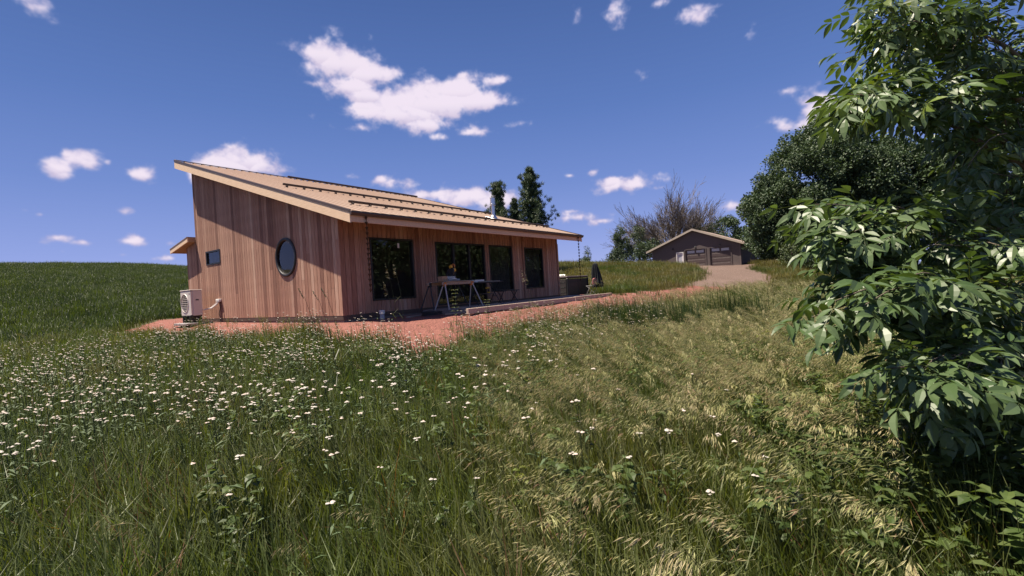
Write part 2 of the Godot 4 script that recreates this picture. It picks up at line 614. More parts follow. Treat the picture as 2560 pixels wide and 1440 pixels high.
func build_ground() -> void:
	var xs := axis_steps(-240.0, -14.0, 20.0, 330.0)
	var bs := axis_steps(-130.0, -16.0, 16.0, 300.0)
	var nx := xs.size()
	var nb := bs.size()
	var hs := PackedFloat32Array()
	hs.resize(nx * nb)
	for j in nb:
		for i in nx:
			hs[j * nx + i] = height(xs[i], bs[j])
	var verts := [MB.new(), MB.new(), MB.new()]
	var maps: Array[PackedInt32Array] = []
	for k in 3:
		var a := PackedInt32Array()
		a.resize(nx * nb)
		a.fill(-1)
		maps.append(a)
	for j in nb - 1:
		for i in nx - 1:
			var k := surface((xs[i] + xs[i + 1]) * 0.5, (bs[j] + bs[j + 1]) * 0.5)
			var mb: MB = verts[k]
			var q := PackedInt32Array()
			for o in [[0, 0], [1, 0], [1, 1], [0, 1]]:
				var a: int = i + o[0]
				var b: int = j + o[1]
				var at := b * nx + a
				if maps[k][at] < 0:
					var a0 := maxi(a - 1, 0)
					var a1 := mini(a + 1, nx - 1)
					var b0 := maxi(b - 1, 0)
					var b1 := mini(b + 1, nb - 1)
					var nn := Vector3(-(hs[b * nx + a1] - hs[b * nx + a0]) / (xs[a1] - xs[a0]), 1.0, (hs[b1 * nx + a] - hs[b0 * nx + a]) / (bs[b1] - bs[b0])).normalized()
					var w := 0.5 + 0.5 * patch.get_noise_2d(xs[a] * 4.0, bs[b] * 4.0)
					if k == 0:
						mb.col = Color(0.070, 0.076, 0.030).lerp(Color(0.105, 0.090, 0.042), w)
					elif k == 1:
						mb.col = Color(0.245, 0.090, 0.066).lerp(Color(0.315, 0.132, 0.102), w)
					else:
						mb.col = Color(0.215, 0.145, 0.112).lerp(Color(0.275, 0.19, 0.152), w)
					maps[k][at] = mb.vert(P(xs[a], hs[at], bs[b]), nn)
				q.append(maps[k][at])
			# seen from above the ring x, x+1, b+1 runs anticlockwise
			mb.ix.append_array([q[0], q[2], q[1], q[0], q[3], q[2]])
	var names := ["meadow_ground", "dirt_yard", "gravel_driveway"]
	var labels := ["soil under the meadow and the grassy hill", "bare red earth around the new house", "pinkish gravel driveway climbing to the garage"]
	var ms := ["soil", "earth", "stones"]
	for k in 3:
		var o := put(names[k], verts[k], mats[ms[k]], null, true)
		tag(o, labels[k], "", "", "structure")


func axis_steps(a: float, n0: float, n1: float, b: float) -> PackedFloat32Array:
	var out := PackedFloat32Array()
	var left := []
	var p := n0
	while p > a:
		p -= clampf((n0 - p) * 0.05 + 0.35, 0.35, 9.0)
		left.push_front(p)
	out.append_array(left)
	p = n0
	while p < n1:
		out.append(p)
		p += 0.32
	while p < b:
		out.append(p)
		p += clampf((p - n1) * 0.04 + 0.35, 0.35, 9.0)
	return out


func roof_y(b: float) -> float:
	return EAVE_Y + SLOPE * (b - EAVE_B)


# pieces of a strip [u0,u1] of a wall left over by openings [a, b, y0, y1]: a list of [y_from, y_to] (y_to < 0 stands for the wall's top)
func strip_pieces(u: float, openings: Array) -> Array:
	var out := []
	var y := 0.0
	var cut := []
	for o in openings:
		if o.size() == 4 and u > o[0] and u < o[1]:
			cut.append([o[2], o[3]])
		elif o.size() == 3 and absf(u - o[0]) < o[2]:
			var half := sqrt(o[2] * o[2] - (u - o[0]) * (u - o[0]))
			cut.append([o[1] - half, o[1] + half])
	for k in cut:
		if k[0] > y + 0.01:
			out.append([y, k[0]])
		y = k[1]
	out.append([y, -1.0])
	return out


# One wall: at(u, y, out) gives the point u metres along, y up and `out` metres outwards; top(u) its height.
func clad_wall(parent: Node3D, called: String, length: float, at: Callable, top: Callable, openings: Array, board: float, joints: bool) -> void:
	var core := MB.new()
	var cuts := [0.024 if joints else 0.201, length - (0.0 if joints else 0.024)]
	var square := []
	for o in openings:
		var r: Array = o if o.size() == 4 else [o[0] - o[2], o[0] + o[2], o[1] - o[2], o[1] + o[2]]
		square.append(r)
		cuts.append(r[0])
		cuts.append(r[1])
	cuts.sort()
	for i in cuts.size() - 1:
		var a: float = cuts[i]
		var b: float = cuts[i + 1]
		if b - a < 0.001:
			continue
		for pc in strip_pieces((a + b) * 0.5, square):
			var ta: float = top.call(a) if pc[1] < 0.0 else pc[1]
			var tb: float = top.call(b) if pc[1] < 0.0 else pc[1]
			core.hexa([at.call(a, pc[0], -0.2), at.call(b, pc[0], -0.2), at.call(b, pc[0], -0.023), at.call(a, pc[0], -0.023), at.call(a, ta, -0.2), at.call(b, tb, -0.2), at.call(b, tb, -0.023), at.call(a, ta, -0.023)])
	var wall := put(called, core, mats.interior, parent)
	var n := int(round(length / board))
	for k in n:
		var a := length * k / n + 0.006
		var b := length * (k + 1) / n - 0.006
		var tone := rf(0.0, 1.0)
		var round_hit := false
		for o in openings:
			if o.size() == 3 and b > o[0] - o[2] and a < o[0] + o[2]:
				round_hit = true
		# stretches of board up the wall
		var lines := [a, b]
		for o in openings:
			if o.size() == 4:
				for e in [o[0], o[1]]:
					if e > a + 0.004 and e < b - 0.004:
						lines.append(e)
		lines.sort()
		for s in lines.size() - 1:
			var sa: float = lines[s]
			var sb: float = lines[s + 1]
			var parts := 6 if round_hit else 1
			var lists := []
			for q in parts:
				lists.append(strip_pieces(lerpf(sa, sb, (q + 0.5) / parts), openings))
			var most := 0
			for l in lists:
				most = maxi(most, l.size())
			for g in most:
				var mb := MB.new()
				var lo0 := 0.0
				var split := -1.0
				if joints and not round_hit and g == most - 1 and rng.randf() < 0.4:
					split = rf(0.6, 2.4)
				for q in parts:
					var l: Array = lists[q]
					if parts > 1 and l.size() < most and g > 0:
						continue
					var pc: Array = l[mini(g, l.size() - 1)]
					var ua := lerpf(sa, sb, float(q) / parts)
					var ub := lerpf(sa, sb, (q + 1.0) / parts)
					lo0 = pc[0]
					if split > 0.0 and split < lo0 + 0.3:
						split = -1.0
					if split > 0.0:
						plank(mb, at, ua, ub, lo0 + 0.0, split - 0.002, split - 0.002, tone)
						put("siding_board", mb, mats.siding, wall, true)
						mb = MB.new()
						tone = clampf(tone + rf(-0.5, 0.5), 0.0, 1.0)
						lo0 = split + 0.002
					var ta: float = top.call(ua) if pc[1] < 0.0 else pc[1]
					var tb: float = top.call(ub) if pc[1] < 0.0 else pc[1]
					plank(mb, at, ua, ub, lo0, ta, tb, tone)
				if mb.v.size() > 0:
					put("siding_board", mb, mats.siding, wall, true)


func plank(mb: MB, at: Callable, a: float, b: float, y0: float, ya: float, yb: float, tone: float) -> void:
	var k := tone
	mb.col = Color(0.395, 0.205, 0.140).lerp(Color(0.60, 0.355, 0.250), k)
	if k > 0.93:
		mb.col = Color(0.66, 0.43, 0.31)
	elif k < 0.06:
		mb.col = Color(0.30, 0.152, 0.104)
	var e := minf(0.003, (b - a) * 0.2)
	mb.hexa([at.call(a, y0, -0.022), at.call(b, y0, -0.022), at.call(b, y0, -e), at.call(a, y0, -e), at.call(a, ya, -0.022), at.call(b, yb, -0.022), at.call(b, yb, -e), at.call(a, ya, -e)])
	mb.hexa([at.call(a, y0, -e), at.call(b, y0, -e), at.call(b - e, y0, 0.0), at.call(a + e, y0, 0.0), at.call(a, ya, -e), at.call(b, yb, -e), at.call(b - e, yb, 0.0), at.call(a + e, ya, 0.0)])


# a rectangular window set in a wall: frame bars proud of the boards and a pane behind them
func window_in(parent: Node3D, called: String, label: String, at: Callable, r: Array, mullions: Array) -> MeshInstance3D:
	var f := MB.new()
	var w := 0.055
	var bars := [[r[0], r[0] + w, r[2], r[3]], [r[1] - w, r[1], r[2], r[3]], [r[0] + w, r[1] - w, r[2], r[2] + w], [r[0] + w, r[1] - w, r[3] - w, r[3]]]
	for m in mullions:
		bars.append([m - 0.04, m + 0.04, r[2] + w, r[3] - w])
	for q in bars:
		f.hexa([at.call(q[0], q[2], -0.12), at.call(q[1], q[2], -0.12), at.call(q[1], q[2], 0.018), at.call(q[0], q[2], 0.018), at.call(q[0], q[3], -0.12), at.call(q[1], q[3], -0.12), at.call(q[1], q[3], 0.018), at.call(q[0], q[3], 0.018)])
	var o := put(called, f, mats.frame, parent)
	if label:
		o.set_meta("label", label)
	var edges := [r[0] + w]
	for m in mullions:
		edges.append(m - 0.04)
		edges.append(m + 0.04)
	edges.append(r[1] - w)
	for i in range(0, edges.size(), 2):
		var a: float = edges[i]
		var b: float = edges[i + 1]
		var g := MB.new()
		g.quad_n(at.call(a, r[2] + w, -0.03), at.call(b, r[2] + w, -0.03), at.call(b, r[3] - w, -0.03), at.call(a, r[3] - w, -0.03), at.call(0, 0, 1) - at.call(0, 0, 0))
		put("pane", g, mats.glass, o)
	return o


func build_house() -> void:
	var house := thing("house", "low modern house with reddish cedar siding and a tan metal shed roof", "house")
	var under := func(b: float) -> float: return roof_y(b) - 0.27
	var end_at := func(u: float, y: float, out: float) -> Vector3: return P(-out, y, u)
	var front_at := func(u: float, y: float, out: float) -> Vector3: return P(u, y, -out)
	var right_at := func(u: float, y: float, out: float) -> Vector3: return P(HOUSE_L + out, y, u)
	var wins := [[1.008, 2.678, 0.345, 2.215], [3.656, 6.259, 0.03, 2.19], [6.515, 8.028, 0.37, 2.18], [8.892, 10.341, 0.395, 2.155]]
	var small := [7.377, 8.582, 2.023, 2.55]
	var circle := [2.809, 1.852, 0.554]
	clad_wall(house, "end_wall", HOUSE_D, end_at, under, [circle, small], 0.165, true)
	clad_wall(house, "front_wall", HOUSE_L, front_at, func(_u: float) -> float: return roof_y(0.0) - 0.27, wins, 0.165, false)
	# the two walls out of sight and the floor
	var rest := MB.new()
	rest.hexa([P(HOUSE_L - 0.2, 0, 0.21), P(HOUSE_L, 0, 0.21), P(HOUSE_L, 0, HOUSE_D), P(HOUSE_L - 0.2, 0, HOUSE_D), P(HOUSE_L - 0.2, under.call(0.21), 0.21), P(HOUSE_L, under.call(0.21), 0.21), P(HOUSE_L, under.call(HOUSE_D), HOUSE_D), P(HOUSE_L - 0.2, under.call(HOUSE_D), HOUSE_D)])
	rest.col = Color(0.30, 0.16, 0.10)
	put("side_wall", rest, mats.siding, house, true)
	rest = MB.new()
	rest.col = Color(0.30, 0.16, 0.10)
	rest.box(P(HOUSE_L * 0.5, under.call(HOUSE_D - 0.2) * 0.5, HOUSE_D - 0.1), Vector3(HOUSE_L - 0.42, under.call(HOUSE_D - 0.2), 0.19))
	put("back_wall", rest, mats.siding, house, true)
	var fl := MB.new()
	fl.box(P(HOUSE_L * 0.5, -0.06, HOUSE_D * 0.5), Vector3(HOUSE_L - 0.42, 0.1, HOUSE_D - 0.42))
	put("floor", fl, mats.interior, house)
	var partition := MB.new()
	partition.box(P(HOUSE_L * 0.5, 1.7, 4.6), Vector3(HOUSE_L - 0.45, 3.38, 0.1))
	put("inner_wall", partition, mats.interior, house)
	# foundation, a step back under the boards
	var fo := MB.new()
	fo.col = Color(0.24, 0.20, 0.18)
	fo.box(P(HOUSE_L * 0.5, -0.30, HOUSE_D * 0.5), Vector3(HOUSE_L - 0.08, 0.36, HOUSE_D - 0.08))
	put("foundation", fo, mats.concrete, house, true)
	var fl2 := MB.new()
	fl2.box(P(HOUSE_L * 0.5, -0.06, 0.02), Vector3(HOUSE_L - 0.02, 0.12, 0.03))
	fl2.box(P(0.02, -0.06, HOUSE_D * 0.5), Vector3(0.03, 0.12, HOUSE_D - 0.06))
	put("base_flashing", fl2, mats.trim_metal, house)
	# corner and window trim boards
	for u in [[0.72, 0.99, 2.395], [2.70, 2.74, 2.395], [3.02, 3.10, 2.395], [3.55, 3.64, 2.395], [6.275, 6.36, 2.395], [6.42, 6.50, 2.395], [8.045, 8.10, 2.395], [8.80, 8.88, 2.395], [10.35, 10.42, 2.395], [11.58, 11.70, 2.395]]:
		var t := MB.new()
		t.col = Color(0.52, 0.31, 0.215).lerp(Color(0.40, 0.23, 0.155), rng.randf())
		t.box(P((u[0] + u[1]) * 0.5, u[2] * 0.5 + 0.005, -0.0115), Vector3(u[1] - u[0], u[2], 0.019), 0.004)
		put("trim_board", t, mats.siding, house, true)
	var w1 := window_in(house, "window", "tall fixed window with a small white sticker near its top", front_at, wins[0], [])
	var st := MB.new()
	st.box(P(2.11, 2.01, -0.004 + 0.03), Vector3(0.075, 0.15, 0.003))
	put("sticker", st, mats.white_plastic, w1)
	window_in(house, "sliding_door", "wide dark glass sliding door of three panels", front_at, wins[1], [4.55, 5.38])
	window_in(house, "window", "", front_at, wins[2], [])
	window_in(house, "window", "", front_at, wins[3], [])
	window_in(house, "window", "small horizontal window high in the end wall", end_at, small, [])
	# round window: a black ring with a rounded section and its pane
	var ring := MB.new()
	var sec := [Vector2(-0.055, 0.0), Vector2(-0.05, 0.03), Vector2(-0.02, 0.045), Vector2(0.02, 0.04), Vector2(0.04, 0.02), Vector2(0.045, -0.14)]
	for i in 48:
		var a := TAU * i / 48.0
		var b := TAU * (i + 1) / 48.0
		for k in sec.size() - 1:
			var q := []
			for e in [[a, k], [b, k], [b, k + 1], [a, k + 1]]:
				var s: Vector2 = sec[e[1]]
				var rr: float = circle[2] - s.x
				q.append(P(-s.y, circle[1] + sin(e[0]) * rr, circle[0] + cos(e[0]) * rr))
			ring.quad_n(q[0], q[1], q[2], q[3], (q[0] - P(0.2, circle[1] + sin(a) * circle[2], circle[0] + cos(a) * circle[2])))
	var ro := put("round_window", ring, mats.frame, house)
	ro.set_meta("label", "round porthole window with a black ring frame")
	var disc := MB.new()
	for i in 48:
		var a := TAU * i / 48.0
		var b := TAU * (i + 1) / 48.0
		disc.quad_n(P(0.02, circle[1], circle[0]), P(0.02, circle[1] + sin(a) * 0.52, circle[0] + cos(a) * 0.52), P(0.02, circle[1] + sin(b) * 0.52, circle[0] + cos(b) * 0.52), P(0.02, circle[1] + sin(b) * 0.52, circle[0] + cos(b) * 0.52), Vector3.LEFT)
	put("pane", disc, mats.glass, ro)
	build_roof(house)
	build_wing(house)


func build_roof(house: Node3D) -> void:
	var x0 := -RAKE
	var x1 := HOUSE_L + 0.24
	var e0 := EAVE_B
	var deck := MB.new()
	deck.col = Color(0.42, 0.26, 0.15)
	deck.hexa([P(x0 + 0.03, roof_y(e0 + 0.03) - 0.20, e0 + 0.03), P(x1 - 0.03, roof_y(e0 + 0.03) - 0.20, e0 + 0.03), P(x1 - 0.03, roof_y(RIDGE_B - 0.03) - 0.20, RIDGE_B - 0.03), P(x0 + 0.03, roof_y(RIDGE_B - 0.03) - 0.20, RIDGE_B - 0.03),
		P(x0 + 0.03, roof_y(e0 + 0.03) - 0.03, e0 + 0.03), P(x1 - 0.03, roof_y(e0 + 0.03) - 0.03, e0 + 0.03), P(x1 - 0.03, roof_y(RIDGE_B - 0.03) - 0.03, RIDGE_B - 0.03), P(x0 + 0.03, roof_y(RIDGE_B - 0.03) - 0.03, RIDGE_B - 0.03)])
	var roof := put("roof", deck, mats.cedar, house, true)
	# panels of ribbed sheet; the shared mesh runs along +z downhill from the ridge
	var down := (P(0, roof_y(e0 - 0.03), e0 - 0.03) - P(0, roof_y(RIDGE_B), RIDGE_B))
	var len_ := down.length()
	var dir := down.normalized()
	var bas := Basis(Vector3.RIGHT, dir.cross(Vector3.RIGHT), dir)
	var n := 40
	var pw := (x1 - x0) / n
	var me := MB.new()
	me.col = Color(0.315, 0.208, 0.147)
	var prof := [Vector2(0.0, 0.002), Vector2(0.012, 0.028), Vector2(0.036, 0.028), Vector2(0.048, 0.002), Vector2(pw * 0.38, 0.002), Vector2(pw * 0.40, 0.009), Vector2(pw * 0.46, 0.009), Vector2(pw * 0.48, 0.002), Vector2(pw * 0.72, 0.002), Vector2(pw * 0.74, 0.009), Vector2(pw * 0.80, 0.009), Vector2(pw * 0.82, 0.002), Vector2(pw, 0.002)]
	for k in prof.size() - 1:
		var a: Vector2 = prof[k]
		var b: Vector2 = prof[k + 1]
		me.quad_n(Vector3(a.x, a.y, 0), Vector3(b.x, b.y, 0), Vector3(b.x, b.y, len_), Vector3(a.x, a.y, len_), Vector3.UP)
		me.quad_n(Vector3(a.x, a.y, len_), Vector3(b.x, b.y, len_), Vector3(b.x, -0.02, len_), Vector3(a.x, -0.02, len_), Vector3.BACK)
	var sheet := me.mesh(true)
	for k in n:
		var o := put_mesh("roof_panel", sheet, mats.roof_paint, roof)
		o.transform = Transform3D(bas, P(x0 + k * pw, roof_y(RIDGE_B), RIDGE_B))
	# edge trim: dark metal over a pale cedar board on the rakes, gutter over the board at the eave
	for side in [[x0, -1.0], [x1, 1.0]]:
		var x: float = side[0]
		var s: float = side[1]
		var t := MB.new()
		var tb := MB.new()
		for q in [[t, 0.045, -0.025, 0.012, 0.05], [tb, -0.025, -0.29, 0.0, 0.04]]:
			var mb: MB = q[0]
			mb.col = Color(0.95, 0.70, 0.49)
			var xa: float = x + s * q[3]
			var xb: float = x - s * q[4]
			mb.hexa([P(xa, roof_y(e0) + q[2], e0 - 0.012), P(xb, roof_y(e0) + q[2], e0 - 0.012), P(xb, roof_y(RIDGE_B) + q[2], RIDGE_B + 0.012), P(xa, roof_y(RIDGE_B) + q[2], RIDGE_B + 0.012),
				P(xa, roof_y(e0) + q[1], e0 - 0.012), P(xb, roof_y(e0) + q[1], e0 - 0.012), P(xb, roof_y(RIDGE_B) + q[1], RIDGE_B + 0.012), P(xa, roof_y(RIDGE_B) + q[1], RIDGE_B + 0.012)])
		put("edge_trim", t, mats.trim_metal, roof)
		put("rake_board", tb, mats.cedar, roof, true)
	var fb := MB.new()
	fb.col = Color(0.80, 0.54, 0.37)
	fb.box(P((x0 + x1) * 0.5, roof_y(e0) - 0.175, e0 + 0.005), Vector3(x1 - x0 - 0.085, 0.19, 0.03), 0.004)
	put("fascia_board", fb, mats.cedar, roof, true)
	var gut := MB.new()
	var y := roof_y(e0)
	var pro := [Vector2(-0.015, -0.10), Vector2(-0.075, -0.10), Vector2(-0.115, -0.045), Vector2(-0.115, 0.005), Vector2(-0.105, 0.005), Vector2(-0.105, -0.04), Vector2(-0.07, -0.09), Vector2(-0.015, -0.09)]
	for k in pro.size() - 1:
		var a: Vector2 = pro[k]
		var b: Vector2 = pro[k + 1]
		var nn := P(0, -(b - a).x, (b - a).y)
		gut.quad_n(P(x0, y + a.y, e0 + a.x), P(x1, y + a.y, e0 + a.x), P(x1, y + b.y, e0 + b.x), P(x0, y + b.y, e0 + b.x), nn if k < 3 else -nn)
	for x in [x0, x1]:
		gut.hexa([P(x - 0.003, y - 0.10, e0 - 0.015), P(x + 0.003, y - 0.10, e0 - 0.015), P(x + 0.003, y - 0.10, e0 - 0.075), P(x - 0.003, y - 0.10, e0 - 0.075), P(x - 0.003, y, e0 - 0.015), P(x + 0.003, y, e0 - 0.015), P(x + 0.003, y, e0 - 0.113), P(x - 0.003, y, e0 - 0.113)])
	put("gutter", gut, mats.trim_metal, roof)
	# soffit boards show from below; the back edge closes the top
	var bk := MB.new()
	bk.col = Color(0.50, 0.32, 0.2)
	bk.box(P((x0 + x1) * 0.5, roof_y(RIDGE_B) - 0.16, RIDGE_B + 0.03), Vector3(x1 - x0 - 0.1, 0.22, 0.03))
	put("back_board", bk, mats.cedar, roof, true)
	var cap := MB.new()
	cap.bar(P(x0 + 0.013, roof_y(RIDGE_B) + 0.03, RIDGE_B - 0.04), P(x1 - 0.013, roof_y(RIDGE_B) + 0.03, RIDGE_B - 0.04), 0.14, 0.03, 0.008, bas.y)
	put("ridge_cap", cap, mats.trim_metal, roof)
	# snow rails on clamps
	var cl := MB.new()
	cl.box(Vector3.ZERO, Vector3(0.05, 0.07, 0.09), 0.006)
	var clamp_mesh := cl.mesh()
	for r in [[0.68, HOUSE_L + 0.1, 4.0], [0.76, HOUSE_L + 0.1, 0.55], [3.9, HOUSE_L + 0.1, 9.45]]:
		var up := bas.y
		var rail := MB.new()
		var b: float = r[2]
		rail.bar(P(r[0], roof_y(b), b) + up * 0.095, P(r[1], roof_y(b), b) + up * 0.095, 0.05, 0.075, 0.006, up)
		var ra := put("snow_rail", rail, mats.trim_metal, roof)
		ra.set_meta("label", "dark brown snow rail held above the roof on clamps")
		var xk: float = r[0] + 0.12
		while xk < r[1]:
			var o := put_mesh("rail_clamp", clamp_mesh, mats.trim_metal, roof)
			o.transform = Transform3D(bas, P(xk, roof_y(b), b) + up * 0.035 + dir * 0.045)
			xk += pw * 2.0
	# stove pipe
	var cb := 1.9
	var cx := 9.37
	var cy := roof_y(cb)
	var pipe := MB.new()
	pipe.lathe([Vector2(0.085, -0.05), Vector2(0.085, 0.62)], 20, P(cx, cy, cb))
	var ch := put("stove_pipe", pipe, mats.steel, house)
	ch.set_meta("label", "shiny steel stove pipe rising through the roof")
	var cp := MB.new()
	cp.lathe([Vector2(0.0, 0.60), Vector2(0.115, 0.60), Vector2(0.12, 0.66), Vector2(0.108, 0.67), Vector2(0.108, 0.93), Vector2(0.12, 0.935), Vector2(0.12, 0.95), Vector2(0.0, 0.965)], 20, P(cx, cy, cb))
	put("chimney_cap", cp, mats.steel, ch)
	var cf := MB.new()
	cf.lathe([Vector2(0.19, 0.0), Vector2(0.165, 0.06), Vector2(0.10, 0.17), Vector2(0.0855, 0.175)], 20, P(cx, cy - 0.01, cb))
	cf.box(P(cx, cy, cb) + bas.y * 0.034, Vector3(0.52, 0.012, 0.56), 0.004, bas)
	put("flashing", cf, mats.steel, ch)


func build_wing(house: Node3D) -> void:
	# lower wing behind, its own roof falling the other way
	var b0 := HOUSE_D + 0.02
	var b1 := 10.42
	var wy := func(b: float) -> float: return 3.22 - 0.17 * (b - 9.48)
	var core := MB.new()
	core.hexa([P(0.03, 0, b0), P(5.0, 0, b0), P(5.0, 0, b1), P(0.03, 0, b1), P(0.03, wy.call(b0) - 0.2, b0), P(5.0, wy.call(b0) - 0.2, b0), P(5.0, wy.call(b1) - 0.2, b1), P(0.03, wy.call(b1) - 0.2, b1)])
	var wing := put("rear_wing", core, mats.sheathing, house)
	wing.set_meta("label", "low rear wing with its own small roof")
	for k in 7:
		var a := lerpf(b0, b1, k / 7.0) + 0.002
		var b := lerpf(b0, b1, (k + 1.0) / 7.0) - 0.002
		var mb := MB.new()
		plank(mb, func(u: float, y: float, out: float) -> Vector3: return P(-out, y, u), a, b, 0.0, wy.call(a) - 0.2, wy.call(b) - 0.2, rng.randf())
		put("siding_board", mb, mats.siding, wing, true)
	var x0 := -0.28
	for q in [["wing_roof", 0.0, -0.03, x0 - 0.012, "roof_paint", Color(0.315, 0.208, 0.147)], ["rake_board", -0.031, -0.20, x0, "cedar", Color(0.95, 0.70, 0.49)]]:
		var mb := MB.new()
		mb.col = q[5]
		var xa: float = q[3]
		var xb: float = 5.2 if q[0] == "wing_roof" else x0 + 0.04
		mb.hexa([P(xa, wy.call(b0) + q[2], b0), P(xb, wy.call(b0) + q[2], b0), P(xb, wy.call(11.3) + q[2], 11.3), P(xa, wy.call(11.3) + q[2], 11.3), P(xa, wy.call(b0) + q[1], b0), P(xb, wy.call(b0) + q[1], b0), P(xb, wy.call(11.3) + q[1], 11.3), P(xa, wy.call(11.3) + q[1], 11.3)])
		put(q[0], mb, mats[q[4]], wing, true)
	var sof := MB.new()
	sof.col = Color(0.45, 0.28, 0.17)
	sof.hexa([P(x0 + 0.045, wy.call(b0) - 0.19, b0), P(5.1, wy.call(b0) - 0.19, b0), P(5.1, wy.call(11.27) - 0.19, 11.27), P(x0 + 0.045, wy.call(11.27) - 0.19, 11.27), P(x0 + 0.045, wy.call(b0) - 0.035, b0), P(5.1, wy.call(b0) - 0.035, b0), P(5.1, wy.call(11.27) - 0.035, 11.27), P(x0 + 0.045, wy.call(11.27) - 0.035, 11.27)])
	put("soffit", sof, mats.cedar, wing, true)


func build_yard_things() -> void:
	# patio slab and its edging timber
	var sl := MB.new()
	sl.col = Color(0.30, 0.265, 0.25)
	sl.box(P(7.6, -0.16, -1.16), Vector3(9.4, 0.2, 2.24), 0.01)
	tag(put("concrete_patio", sl, mats.concrete, null, true), "grey concrete patio slab in front of the sliding door", "patio")
	for q in [[2.45, 8.75, -2.37, 0.02, "long pale timber edging the patio slab"], [8.83, 12.2, -2.35, 0.03, "short end of pale timber edging, nearest the hot tub"]]:
		var lu := MB.new()
		lu.col = Color(0.62, 0.49, 0.39)
		lu.box(P((q[0] + q[1]) * 0.5, -0.135 + q[3], q[2]), Vector3(q[1] - q[0], 0.16, 0.10), 0.006)
		tag(put("edging_timber", lu, mats.lumber, null, true), q[4], "timber", "edging timbers of the patio")
	build_saw_table()
	build_heat_pump()
	for q in [[0.02, "copper rain chain of small cups at the corner nearest the round window"], [11.5, "rain chain of small cups hanging at the far end of the eave"]]:
		rain_chain(q[0], q[1])
	build_tub()
	# drain pipe stub by the corner
	var at := Vector2(0.98, -0.42)
	var t := thing("drain_pipe", "short white plastic drain pipe stub by the house corner", "pipe", P(at.x, height(at.x, at.y), at.y))
	var a := MB.new()
	a.lathe([Vector2(0.066, 0.15), Vector2(0.08, 0.155), Vector2(0.08, 0.25), Vector2(0.072, 0.262), Vector2(0.0, 0.262)], 18)
	put("cap", a, mats.white_plastic, t)
	a = MB.new()
	a.lathe([Vector2(0.065, -0.08), Vector2(0.065, 0.16)], 18)
	put("pipe", a, plain("pvc_grey", 0.42, 0.42, 0.44, 0.5), t)
	# loose offcuts and a coil of black hose in the shade
	var seeds := [[1.9, -0.9, 1.1, 0.3], [2.6, -1.75, 0.8, -0.2], [4.6, -1.55, 1.0, 0.12], [3.3, -1.7, 0.9, -0.05]]
	var names := ["short board lying in the dirt below the big window", "grey board leaning flat beside the sawhorse legs", "pale board lying on the patio before the sliding door", "pale board lying under the sawhorse"]
	for i in 4:
		var q: Array = seeds[i]
		var y: float = -0.06 if q[0] > 2.95 else height(q[0], q[1])
		var mb := MB.new()
		mb.col = Color(0.38, 0.32, 0.27)
		mb.box(Vector3(0, 0.02, 0), Vector3(q[2], 0.038, 0.14), 0.004)
		mb.col = Color(0.46, 0.38, 0.31)
		var o := put("loose_board", mb, mats.lumber, null, true)
		o.position = P(q[0], y, q[1])
		o.rotation.y = q[3]
		tag(o, names[i], "board", "boards lying about the patio")
	var hose := MB.new()
	var pts := PackedVector3Array()
	var rad := PackedFloat32Array()
	for i in 70:
		var g := i * 0.33
		var rr := 0.30 + 0.02 * sin(g * 0.37)
		pts.append(P(1.9 + cos(g) * rr, height(1.9, -1.0) + 0.025 + 0.0016 * i, -1.5 + sin(g) * rr * 0.9))
		rad.append(0.014)
	hose.tube(pts, rad, 7)
	tag(put("hose", hose, mats.rubber), "coiled black hose on the ground below the big window", "hose")


